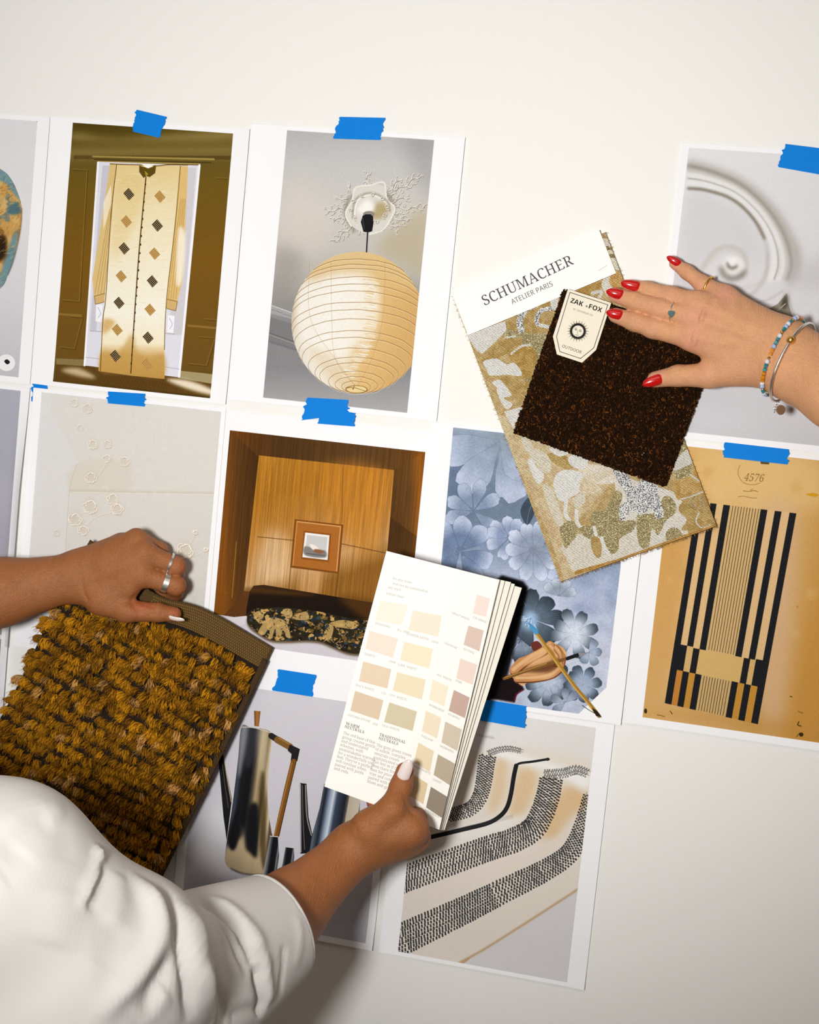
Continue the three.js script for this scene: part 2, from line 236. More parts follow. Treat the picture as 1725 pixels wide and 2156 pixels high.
  // lantern: sphere seen from below, wire ribs as circles of latitude round a tilted axis
  const C = [872, 1478], RX = 432, RY = 461, n = [-0.02, 0.925, 0.38];
  x.save(); x.beginPath(); x.ellipse(C[0], C[1], RX, RY, 0, 0, 7); x.clip();
  x.fillStyle = p.lin(440, 1400, 1300, 1560, [0, '#bfb093'], [0.06, '#dcd4c6'], [0.3, '#e9e5dd'], [0.46, '#e6dcc6'], [0.6, '#dcb97e'], [1, '#cda263']); x.fillRect(400, 1000, 900, 1000);
  p.blob([[470, 1330], [520, 1240], [760, 1170], [985, 1200], [1010, 1420], [960, 1560], [830, 1640], [740, 1760], [600, 1760], [500, 1600]], 'rgba(243,240,233,.75)', 16); p.blob([[560, 1000], [1250, 1000], [1290, 1250], [1050, 1200], [900, 1150], [700, 1160], [560, 1190]], 'rgba(217,186,130,.9)', 18); p.blob([[1250, 1250], [1290, 1800], [1000, 1960], [1150, 1700], [1200, 1450]], 'rgba(206,166,108,.6)', 30); p.blob([[540, 1650], [720, 1880], [860, 1960], [800, 1820], [720, 1700]], 'rgba(214,190,150,.55)', 18);
  for (let q = rng(5), i = 0; i < 260; i++) { const yy = 1180 + q() * 660, bx = 985 - Math.max(0, yy - 1560) * 0.55 - 20 * noise(yy / 38, 1), l = 40 + q() * 120; p.line([[bx - l * 0.4, yy], [bx + l * 0.3 * q(), yy + 8]], 3 + 3 * q(), q() < 0.55 ? 'rgba(238,233,222,.7)' : 'rgba(218,186,130,.55)'); }
  for (let q = rng(6), i = 0; i < 500; i++) { const a = 480 + q() * 480, b = 1190 + q() * 560; p.line([[a, b], [a + 12 * q(), b + 12 * (q() - 0.5)]], 2, q() < 0.5 ? 'rgba(205,190,165,.45)' : 'rgba(255,252,246,.5)'); }
  x.restore();
  const e1 = [1, 0.02, 0], e2 = [n[1] * 0 - n[2] * 0.02, n[2], -n[1]];
  for (let i = 0; i < 17; i++) {
    const lat = -0.74 + i * 0.135 - (i > 12 ? (i - 12) * 0.013 : 0) + 0.02 * Math.sin(i * 2.3), h = Math.sin(lat), r = Math.cos(lat), q = [];
    for (let t = 0; t <= 90; t++) { const a = t / 90 * Math.PI * 2, z = n[2] * h + r * (Math.cos(a) * e1[2] + Math.sin(a) * e2[2]); const P = [C[0] + RX * (n[0] * h + r * (Math.cos(a) * e1[0] + Math.sin(a) * e2[0])), C[1] + RY * (n[1] * h + r * (Math.cos(a) * e1[1] + Math.sin(a) * e2[1])) + 5 * noise(t * 0.4, i)]; if (z > 0.02) q.push(P); else if (q.length) { drawRib(q); q.length = 0; } }
    drawRib(q);
  }
  function drawRib(q) { if (q.length < 3) return; p.line(q.slice(), 4.5, 'rgba(132,94,46,.62)', false); p.line(q.map(([a, b]) => [a, b + 6]), 4, 'rgba(255,246,226,.35)', false); }
  for (const a of [700, 1050, 560]) p.line([[a, 1080], [a - 5 + (a > 900 ? -10 : 10), 1450], [a > 900 ? 960 : 730, 1720], [866, 1900]], 3, 'rgba(160,120,65,.35)');
  p.oval(866, 1912, 72, 26, '#8a6224'); p.oval(866, 1912, 66, 22, '#e6cf97'); p.line([[800, 1905], [835, 1900], [845, 1912], [850, 1890]], 4, '#6d4b18'); p.line([[850, 1900], [930, 1925]], 3, '#6d4b18');
  x.restore(); p.grain(15, 36, 4.2, 188, 274);
}, lift(0.0022, 0.0012, 0.0004, 0.0004), 0.0016);

// plaster scroll
sheet(Frame.rect(229, 446, 382, 103), 'print of a pale grey carved plaster scroll partly covered by a spread hand', (p, x) => {
  p.clipRect(6.5, 4.5, 210, 273); p.view(1380, 280, 5);
  x.fillStyle = p.lin(300, 200, 900, 3200, [0, '#e2e2e6'], [0.35, '#dcdce0'], [0.6, '#d3d3d8'], [1, '#d2d1d7']); x.fillRect(0, 0, 3000, 4000);
  const arc = [[340, 575], [470, 585], [620, 620], [760, 670], [880, 745], [990, 850], [1080, 970], [1150, 1110], [1185, 1260], [1180, 1400], [1140, 1540], [1060, 1660], [940, 1740], [800, 1780]], off = (dx, dy) => arc.slice(0, 11).map(([a, b], i) => [a + dx * Math.min(1, i / 9), b + dy * (1 - Math.min(1, i / 9))]);
  p.blob([[330, 620], [620, 660], [860, 780], [1060, 1000], [1130, 1200], [1140, 1400], [950, 1300], [800, 1180], [650, 1250], [400, 1500], [250, 1500]], 'rgba(200,200,205,.55)', 30);
  p.soft(off(310, -255), 60, 'rgba(150,142,130,.85)', 16); p.soft(off(250, -235), 26, 'rgba(112,103,88,.8)', 7); p.soft(off(215, -195), 30, 'rgba(190,186,180,.9)', 8); p.soft(off(190, -175), 12, 'rgba(150,142,128,.6)', 4);
  p.soft(off(165, -150), 50, '#e4e3e4', 6); p.soft(off(112, -104), 12, 'rgba(120,110,92,.9)', 2.5); p.soft(off(70, -60), 64, '#e6e6e8', 8); p.soft(arc.slice(0, 8), 26, 'rgba(110,100,80,.95)', 5); p.soft(arc.slice(6), 16, 'rgba(160,153,140,.75)', 7);
  p.soft([[1180, 1260], [1185, 1420], [1150, 1560]], 14, 'rgba(175,170,160,.6)', 6); p.soft([[1300, 1200], [1310, 1400], [1290, 1500]], 10, 'rgba(185,180,172,.6)', 5);
  p.soft([[1485, 1150], [1500, 1330], [1450, 1520], [1390, 1640]], 40, 'rgba(175,172,168,.7)', 16);
  p.soft([[480, 1440], [560, 1320], [650, 1225], [760, 1195], [880, 1230], [945, 1310], [955, 1420], [900, 1510]], 26, 'rgba(168,160,146,.75)', 9); p.soft([[560, 1360], [660, 1260], [760, 1230], [860, 1270], [900, 1350]], 26, 'rgba(205,201,195,.9)', 10);
  p.blob([[690, 1400], [740, 1310], [840, 1290], [920, 1340], [940, 1420], [890, 1490], [800, 1500], [720, 1460]], '#e6e5e6', 6);
  p.soft([[690, 1420], [720, 1490], [800, 1535], [890, 1510], [940, 1460]], 40, 'rgba(98,90,76,.85)', 10); p.soft([[760, 1370], [775, 1410], [815, 1425], [855, 1400]], 26, 'rgba(95,88,74,.9)', 6); p.blob([[770, 1320], [830, 1310], [862, 1345], [820, 1385], [775, 1365]], '#eeedee', 5);
  p.soft([[860, 1640], [1000, 1620], [1150, 1560]], 14, 'rgba(190,186,180,.8)', 8); p.soft([[1020, 1800], [1200, 1750], [1350, 1660]], 9, 'rgba(160,154,142,.8)', 4);
  p.poly([[1140, 1880], [1290, 1800], [1385, 1690], [1400, 1790], [1440, 1920], [1500, 2080], [1300, 2060]], '#8b8578'); p.blob([[1330, 1810], [1380, 1700], [1395, 1800], [1360, 1860]], '#3e382c', 7); p.line([[1190, 1950], [1300, 1860], [1370, 1800]], 12, '#a8a295');
  p.blob([[1480, 1440], [1600, 1380], [1800, 1300], [1800, 1600], [1560, 1660], [1480, 1560]], 'rgba(195,194,198,.7)', 26); p.soft([[1390, 1700], [1430, 1880], [1520, 2060]], 24, 'rgba(120,114,102,.7)', 8);
  p.blob([[300, 3050], [2000, 3150], [2000, 3600], [200, 3300]], 'rgba(198,197,203,.8)', 60);
  x.restore(); p.grain(13, 6.5, 4.5, 210, 273);
}, lift(0.0012, 0, 0.0006, 0.001), 0.0010);

// embossed plaster flowers, under the hand with the rug sample
sheet(Frame.rect(-418, -203, 84, -194), 'print of off-white embossed plaster flowers behind the hand holding the rug sample', (p, x) => {
  p.clipRect(9, 4, 210, 236); p.view(0, 780, 3.317);
  x.fillStyle = p.lin(300, 200, 1400, 1900, [0, '#dcdbd8'], [0.5, '#dad7d1'], [1, '#cfccc6']); x.fillRect(0, 0, 2000, 2500);
  p.poly([[250, 100], [545, 640], [500, 760], [455, 1300], [420, 2200], [100, 2200]], 'rgba(222,222,226,.5)');
  p.blob([[545, 640], [900, 640], [900, 830], [485, 830]], 'rgba(214,206,190,.5)', 10); p.soft([[485, 838], [900, 848], [1500, 862]], 14, 'rgba(196,184,162,.6)', 5); p.line([[485, 848], [900, 858], [1500, 872]], 4, '#e7e4de'); p.line([[540, 650], [485, 840], [455, 1280]], 5, 'rgba(200,190,172,.7)');
  const R = rng(21), rose = (cx, cy, s, c = 1) => { p.blob([[cx - s, cy], [cx, cy - s], [cx + s, cy], [cx + s * 0.4, cy + s]], `rgba(206,190,168,${0.4 * c})`, 9); for (let k = 0; k < 9; k++) { const a = k * 0.7 + R(), d = s * (k < 5 ? 0.55 : 0.25), u = cx + Math.cos(a) * d, w = cy + Math.sin(a) * d, q = []; for (let i = 0; i <= 8; i++) { const t = a - 1.3 + i / 8 * 2.6; q.push([u + Math.cos(t) * s * 0.4, w + Math.sin(t) * s * 0.4]); } p.line(q.map(([g, h]) => [g + 3, h + 4]), 6, `rgba(176,154,126,${0.6 * c})`); p.line(q, 6, `rgba(240,237,232,${0.95 * c})`); } };
  const stem = (q) => { p.line(q.map(([a, b]) => [a + 3, b + 3]), 4, 'rgba(190,174,152,.6)'); p.line(q, 4, '#e6e2dc'); };
  stem([[600, 1080], [680, 1020], [800, 990], [860, 980]]); stem([[590, 1040], [560, 1120], [610, 1150]]); stem([[640, 780], [700, 720], [760, 620]]); stem([[1290, 1250], [1340, 1180], [1365, 1110]]); stem([[1330, 1300], [1400, 1270], [1435, 1235]]); stem([[1240, 1310], [1300, 1280]]);
  for (const [a, b, s, c] of [[520, 220, 34, 0.6], [610, 262, 40, 0.6], [650, 512, 40, 0.8], [752, 512, 34, 0.6], [748, 612, 34, 0.7], [870, 632, 40, 0.7], [636, 742, 46, 0.8], [790, 892, 46, 0.9], [632, 945, 58, 1], [820, 962, 46, 1], [525, 1035, 52, 1], [580, 1112, 40, 0.9], [1292, 1252, 62, 1.2], [1360, 1128, 18, 1], [1432, 1246, 16, 1], [560, 395, 26, 0.4], [390, 1130, 26, 0.5]]) rose(a, b, s, c);
  for (let i = 0; i < 60; i++) { const a = 320 + R() * 900, b = 180 + R() * 1200; p.soft([[a, b], [a + 60 * (R() - 0.5), b + 60 * (R() - 0.5)]], 8, R() < 0.5 ? 'rgba(196,190,182,.35)' : 'rgba(236,235,232,.5)', 4); }
  x.restore(); p.grain(14, 9, 4, 210, 236);
}, lift(0.002, 0, 0.0004, 0.001, 0.1), 0.0007);

// walnut niche and sofa
sheet(Frame.rect(-202, 15, 82, -178), 'print of a walnut panelled niche with a curved tapestry sofa beneath a small framed picture', (p, x) => {
  p.clipRect(5.5, 20, 212.5, 240); p.view();
  p.blob([[400, 850], [940, 900], [900, 1500], [400, 1450]], '#5a3411', 1, false);
  p.poly([[486, 905], [552, 912], [520, 1240], [440, 1330]], p.lin(470, 0, 560, 0, [0, '#7c480e'], [0.3, '#573510'], [1, '#3a2409']));
  p.poly([[486, 905], [897, 952], [826, 1000], [545, 962]], p.lin(480, 900, 900, 960, [0, '#6a3a0c'], [0.25, '#4a2e10'], [0.7, '#563a1b'], [0.9, '#5d3a14'], [1, '#96550f']));
  p.poly([[545, 958], [828, 992], [808, 1270], [512, 1245]], p.lin(545, 960, 640, 1240, [0, '#ad7524'], [0.3, '#a46c1e'], [0.6, '#ad7836'], [0.85, '#b48c5c'], [1, '#86591f']));
  p.blob([[560, 1120], [610, 1140], [600, 1220], [540, 1215]], 'rgba(214,180,140,.75)', 26); p.blob([[680, 990], [810, 1000], [800, 1150], [740, 1150]], 'rgba(186,120,35,.6)', 26); p.blob([[640, 1190], [680, 1195], [670, 1255], [630, 1250]], 'rgba(215,170,120,.55)', 14);
  p.poly([[828, 992], [900, 950], [870, 1300], [806, 1270]], p.lin(812, 0, 892, 0, [0, '#4a2f10'], [0.6, '#62401a'], [0.85, '#8f5414'], [1, '#7a430c'])); p.poly([[820, 1090], [890, 1140], [880, 1200], [812, 1180]], 'rgba(50,28,8,.4)');
  x.restore(); p.pixels((c, a, b) => { const w = 0.86 + 0.24 * noise(a * 1.1, b * 0.03, 3) + 0.1 * noise(a * 5, b * 0.12, 9); if (c[0] > c[2] + 20) { c[0] *= w; c[1] *= w; c[2] *= w; } }, 5.5, 20, 212.5, 190); p.clipRect(5.5, 20, 212.5, 240); p.view();
  p.line([[542, 1130], [612, 1137], [720, 1145], [815, 1165]], 2, 'rgba(80,45,10,.6)', false); p.line([[612, 1194], [608, 1240]], 2, 'rgba(80,45,10,.5)', false); p.line([[713, 1207], [706, 1255]], 2, 'rgba(80,45,10,.5)', false); p.line([[722, 985], [720, 1100]], 1.5, 'rgba(90,50,12,.4)', false); p.line([[496, 1140], [486, 1260]], 1.5, 'rgba(190,130,50,.7)', false);
  p.poly([[621, 1093], [723, 1105], [714, 1208], [611, 1195]], '#7a4512'); p.poly([[624, 1096], [719, 1107], [711, 1204], [615, 1191]], '#a86626'); p.line([[626, 1098], [717, 1109], [709, 1202]], 2, 'rgba(220,170,110,.9)', false); p.line([[626, 1098], [617, 1190]], 2, 'rgba(210,150,80,.8)', false); p.poly([[640, 1117], [698, 1124], [693, 1184], [634, 1177]], '#8d5118');
  p.poly([[643, 1121], [694, 1127], [690, 1179], [637, 1173]], '#eceae8'); p.poly([[647, 1126], [690, 1131], [686, 1174], [642, 1169]], '#c9c8c8'); p.blob([[643, 1150], [668, 1158], [686, 1160], [684, 1174], [643, 1169]], '#7f7d7c', 2); p.blob([[652, 1146], [662, 1148], [672, 1156], [660, 1158]], '#efe6dc', 1.5); p.blob([[664, 1156], [682, 1160], [676, 1166], [662, 1162]], '#8b5c3c', 2); p.line([[645, 1165], [684, 1170]], 2, '#5a5958');
  p.view(380, 1080, 2.974);
  p.poly([[430, 490], [455, 458], [520, 452], [1300, 575], [1250, 760], [400, 700], [410, 600]], p.lin(0, 450, 0, 700, [0, '#3a2208'], [0.3, '#1c0f03'], [0.8, '#160b02'], [1, '#3c2408']), false);
  p.blob([[1000, 520], [1250, 560], [1220, 690], [1080, 610]], 'rgba(95,58,15,.7)', 14); p.blob([[430, 470], [800, 505], [800, 520], [430, 500]], 'rgba(96,60,20,.55)', 6);
  p.poly([[200, 640], [1300, 800], [1300, 1000], [200, 900]], '#cfcad2'); p.poly([[-50, 700], [410, 650], [420, 700], [0, 800]], '#d5d0d6');
  const seat = [[412, 660], [440, 612], [540, 598], [700, 598], [900, 624], [1060, 660], [1260, 700], [1220, 860], [1120, 880], [1040, 872], [960, 840], [880, 808], [790, 800], [670, 806], [560, 800], [470, 750], [420, 705]];
  p.blob(seat.map(([a, b]) => [a, b + 14]), '#5c4a36', 5); x.save(); p.path(seat, true); x.clip(); x.fillStyle = '#2a2413'; x.fillRect(300, 500, 1100, 500);
  const R = rng(31); for (let i = 0; i < 420; i++) { const a = 420 + R() * 840, b = 600 + R() * 260, q = [], s = 5 + R() * 17; for (let k = 0; k < 7; k++) q.push([a + Math.cos(k * 0.9) * s * (0.4 + R()), b + Math.sin(k * 0.9) * s * (0.4 + R()) * 0.8]); p.poly(q, ['#b48a4a', '#c09a5a', '#6e5428', '#1c2a38', '#20180a', '#2f4148', '#2a2010', '#15130e'][Math.floor(R() * 8)], true); }
  for (const q of [[[480, 760], [520, 690], [560, 660], [620, 665], [660, 690], [690, 780], [665, 785], [640, 740], [625, 790], [600, 795], [592, 730], [570, 790], [550, 790], [556, 720], [520, 770]], [[640, 610], [690, 605], [700, 650], [660, 660]], [[720, 640], [790, 620], [800, 670], [700, 668]], [[930, 700], [1010, 670], [1110, 690], [1080, 725]], [[890, 790], [920, 720], [960, 715], [940, 790]], [[450, 640], [520, 615], [500, 700]]]) p.poly(q, 'rgba(196,162,100,.85)', true);
  for (let i = 0; i < 330; i++) { const a = 420 + R() * 820, b = 600 + R() * 260; p.line([[a, b], [a + 26 * (R() - 0.5), b + 20 * (R() - 0.5)], [a + 36 * (R() - 0.5), b + 34 * (R() - 0.5)]], 3, R() < 0.6 ? 'rgba(18,16,10,.85)' : 'rgba(206,174,112,.8)'); }
  x.restore(); x.restore(); p.grain(15, 5.5, 20, 212.5, 240);
}, lift(0.0004, 0.0004, 0.0004, 0.0006), 0.0014);

// blue flower painting
sheet(Frame.rect(15, 234, 93, -184), 'print of pale blue painted flowers with a hand holding a fine paintbrush', (p, x) => {
  p.clipRect(0, 0, 219, 277); p.view(880, 880, 3.17); x.save(); p.path([[235, 60], [1400, 210], [1345, 1000], [1256, 1795], [1075, 1972], [720, 1930], [100, 1860], [150, 970]]); x.clip();
  x.fillStyle = p.lin(0, 60, 0, 1950, [0, '#93a6bd'], [0.15, '#7086a6'], [0.4, '#7389a8'], [0.54, '#a9b6d2'], [0.62, '#b9c3de'], [0.85, '#c3cbe2'], [1, '#aebbd4']); x.fillRect(0, 0, 1600, 2100);
  p.blob([[1000, 1000], [1350, 960], [1330, 1400], [1150, 1300]], 'rgba(120,144,184,.55)', 40); p.blob([[240, 500], [700, 450], [640, 760], [200, 700]], 'rgba(98,118,140,.6)', 30); p.blob([[240, 100], [300, 300], [420, 560], [200, 620]], 'rgba(85,105,140,.6)', 24);
  const R = rng(41);
  const petal = (cx, cy, a, l, w, c0, c1) => { x.save(); x.translate(cx, cy); x.rotate(a); const q = []; for (let i = 0; i <= 24; i++) { const t = i / 24 * Math.PI * 2, r = 1 + 0.06 * (noise(i * 0.9, cx + a * 9) - 0.5) * 2; q.push([l * (0.52 - 0.5 * Math.cos(t)) * (Math.cos(t) < -0.5 ? r : 1), w * 0.5 * Math.sin(t) * (0.58 - 0.5 * Math.cos(t)) * r]); } x.fillStyle = p.rad(0, 0, l * 0.1, l * 1.05, [0, c0], [0.4, c0], [0.85, c1], [1, c1]); p.path(q).x.fill(); x.strokeStyle = 'rgba(74,94,128,.38)'; x.lineWidth = 3; x.stroke(); for (let k = -3; k <= 3; k++) { x.beginPath(); x.moveTo(l * 0.15, k * 2); x.quadraticCurveTo(l * 0.5, k * w * 0.08, l * 0.9, k * w * 0.1); x.strokeStyle = 'rgba(210,220,242,.07)'; x.lineWidth = 7; x.stroke(); } x.restore(); };
  const flower = (cx, cy, l, w, angs, c0, c1) => angs.forEach((a) => petal(cx, cy, a * Math.PI / 180, l * (0.92 + 0.16 * R()), w, c0, c1));
  flower(560, 150, 400, 300, [168, 128, 78, 30], '#8fa2bf', '#b2bfdc'); flower(540, 110, 330, 260, [0, 60], '#93a5bf', '#a7b5d3'); p.blob([[480, 90], [640, 80], [700, 180], [600, 260], [480, 220]], 'rgba(134,150,168,.7)', 22);
  flower(820, 330, 180, 130, [20, 75, 130], '#8c9fc1', '#a7b6d8'); flower(850, 560, 150, 110, [60, 95, -80], '#8d9fc6', '#a9b8dd');
  flower(370, 620, 200, 130, [-30, -75, -115, -155, 165, 40], '#7388aa', '#abbad8'); flower(500, 700, 120, 110, [20, 70, 110], '#8b9dbf', '#a6b5d6');
  flower(280, 890, 240, 180, [-130, -85, -42, 20, 60, 130, 180], '#6078a0', '#b2c0e0'); flower(610, 800, 150, 110, [-140, -95, -60, 160, 110, 200], '#7f93ba', '#bac7e4'); flower(940, 800, 170, 110, [-60, -100, 60, 100, 20], '#93a4cb', '#b2bfe0');
  flower(980, 980, 130, 100, [40, 90, 140], '#a0b0d3', '#bcc8e6'); flower(770, 880, 200, 130, [0, 36, 72, 108, 144, 180, 216, 252, 288, 324], '#8494b2', '#c3cfea'); p.blob([[740, 850], [800, 845], [810, 910], [750, 915]], 'rgba(128,140,160,.8)', 10);
  p.poly([[730, 715], [690, 650], [695, 590], [740, 530], [792, 516], [792, 590], [770, 660]], '#3a4a5c', true); p.line([[728, 710], [745, 620], [780, 535]], 4, '#6a7c90');
  for (let i = 0; i < 16; i++) p.blob([[950 + R() * 380, 1020 + R() * 300], [1000 + R() * 340, 1040 + R() * 300], [980 + R() * 340, 1100 + R() * 300]], i % 2 ? 'rgba(205,213,236,.6)' : 'rgba(135,156,196,.35)', 16);
  flower(940, 1190, 130, 90, [-100, -60, -140, -20], '#8795ab', '#b9c4da');
  flower(770, 1345, 200, 150, [-95, -50, -5, 45, 110, 150, -140], '#4c6074', '#2f3c4a'); flower(690, 1480, 150, 110, [60, 100, 150, 200], '#7688a0', '#32404f'); p.blob([[700, 1330], [750, 1290], [800, 1320], [790, 1390], [740, 1420], [700, 1390]], 'rgba(150,185,225,.95)', 10); for (let i = 0; i < 40; i++) p.oval(735 + 50 * (R() - 0.5), 1360 + 60 * (R() - 0.5), 3, 4, i % 2 ? '#dbe8fb' : '#4577b0');
  flower(1042, 1440, 160, 105, [-110, -65, -15, 30, 75, 130, 175, -150], '#b9c6de', '#41515f'); p.blob([[1000, 1400], [1060, 1370], [1090, 1470], [1040, 1530]], 'rgba(215,224,240,.85)', 14);
  flower(1140, 1560, 90, 80, [-60, 0, 60, 120], '#9fb2cf', '#70849c'); flower(870, 1770, 160, 110, [-100, -40, 0, 45, 90, 135, 175, 215], '#9fb1ce', '#374755'); flower(1100, 1780, 125, 95, [-110, -60, -10, 40, 85, 130, 175, 220], '#8ea3c4', '#3c4d5f'); flower(985, 1900, 100, 80, [-90, -40, 200, 140], '#8fa0b8', '#67788f'); p.blob([[840, 1730], [920, 1740], [900, 1800], [840, 1790]], 'rgba(190,204,228,.8)', 10); p.blob([[1070, 1740], [1140, 1760], [1120, 1830], [1070, 1820]], 'rgba(170,188,218,.7)', 10);
  for (const [u, w] of [[1275, 1660], [1060, 1980]]) p.blob([[u, w], [u + 90, w - 60], [u + 90, w + 90], [u - 40, w + 60]], 'rgba(200,208,230,.8)', 14);
  p.blob([[560, 1050], [705, 1090], [735, 1130], [690, 1350], [640, 1560], [600, 1720], [560, 1760], [480, 1900], [300, 1900], [300, 1300]], '#07070d', 5, false);
  p.blob([[480, 1880], [520, 1740], [620, 1720], [690, 1780], [712, 1815], [660, 1850], [645, 1905]], '#12070a', 3, false); p.line([[645, 1900], [660, 1850], [705, 1818]], 10, '#5c1420'); p.line([[560, 1740], [640, 1760], [690, 1800]], 8, '#2a0d12');
  x.restore();
  x.fillStyle = p.lin(640, 1500, 900, 1780, [0, '#a8683a'], [0.4, '#cf9a66'], [0.75, '#dbab78'], [1, '#9c6234']); p.path([[612, 1700], [660, 1620], [720, 1590], [790, 1570], [840, 1520], [880, 1488], [925, 1510], [965, 1530], [992, 1570], [985, 1640], [960, 1690], [920, 1720], [880, 1745], [800, 1750], [740, 1765], [690, 1790]], true).x.fill();
  p.poly([[755, 1510], [800, 1490], [830, 1530], [780, 1560]], '#6b2f22', true); for (const [q, w] of [[[[640, 1690], [740, 1610], [830, 1560], [885, 1515]], 56], [[[885, 1525], [930, 1580], [925, 1640]], 40], [[[925, 1535], [962, 1590], [955, 1655]], 42], [[[660, 1745], [780, 1740], [890, 1715], [945, 1675]], 46]]) { p.line(q.map(([a, b]) => [a + 3, b + 7]), w, '#6e3c1e'); p.line(q, w * 0.9, '#c48a56'); p.line(q.map(([a, b]) => [a - 3, b - w * 0.12]), w * 0.42, '#dcae7c'); } p.blob([[700, 1690], [850, 1640], [940, 1600], [930, 1660], [860, 1700]], 'rgba(70,34,14,.75)', 7); p.soft([[840, 1520], [890, 1560], [900, 1600]], 12, 'rgba(100,50,22,.7)', 4); p.soft([[925, 1515], [960, 1560], [965, 1640]], 9, 'rgba(120,62,28,.75)', 3); p.blob([[690, 1650], [780, 1590], [850, 1540], [880, 1550], [800, 1630]], 'rgba(228,182,132,.85)', 8); p.blob([[740, 1740], [860, 1720], [920, 1690], [880, 1740]], 'rgba(232,190,142,.8)', 7);
  p.line([[575, 1745], [700, 1700], [880, 1640], [1000, 1605]], 22, '#7a5426'); p.line([[580, 1738], [860, 1640]], 6, '#b58646'); p.line([[1000, 1604], [1068, 1580]], 24, '#17151a'); p.poly([[1070, 1568], [1140, 1562], [1080, 1596]], '#8c8a90');
  p.line([[795, 1440], [900, 1590], [1040, 1780], [1170, 1935], [1210, 1985]], 25, '#a57a2c', false); p.line([[792, 1448], [898, 1598], [1036, 1788], [1166, 1942]], 8, '#cfa755', false); p.poly([[738, 1362], [803, 1412], [806, 1440], [786, 1448], [752, 1410]], '#3f93c9'); p.poly([[1160, 1930], [1196, 1950], [1228, 1992], [1190, 1984]], '#241a10'); p.line([[1098, 1916], [1150, 1950], [1225, 1990]], 4, '#2a211a');
  x.restore(); p.pixels((c, a, b) => { if (c[2] > c[0] + 8) { const w = 0.93 + 0.14 * fbm(a * 0.12, b * 0.12, 4) + 0.12 * (fbm(a * 0.9, b * 0.9, 2) - 0.5); const g = (c[0] + c[1] + c[2]) / 3; for (let i = 0; i < 3; i++) c[i] = (c[i] * 0.84 + g * 0.16) * w; } }, 20, 2, 202, 272); p.grain(16, 20, 2, 202, 272);
}, lift(0.0012, 0.0008, 0, 0.0016), 0.0021);

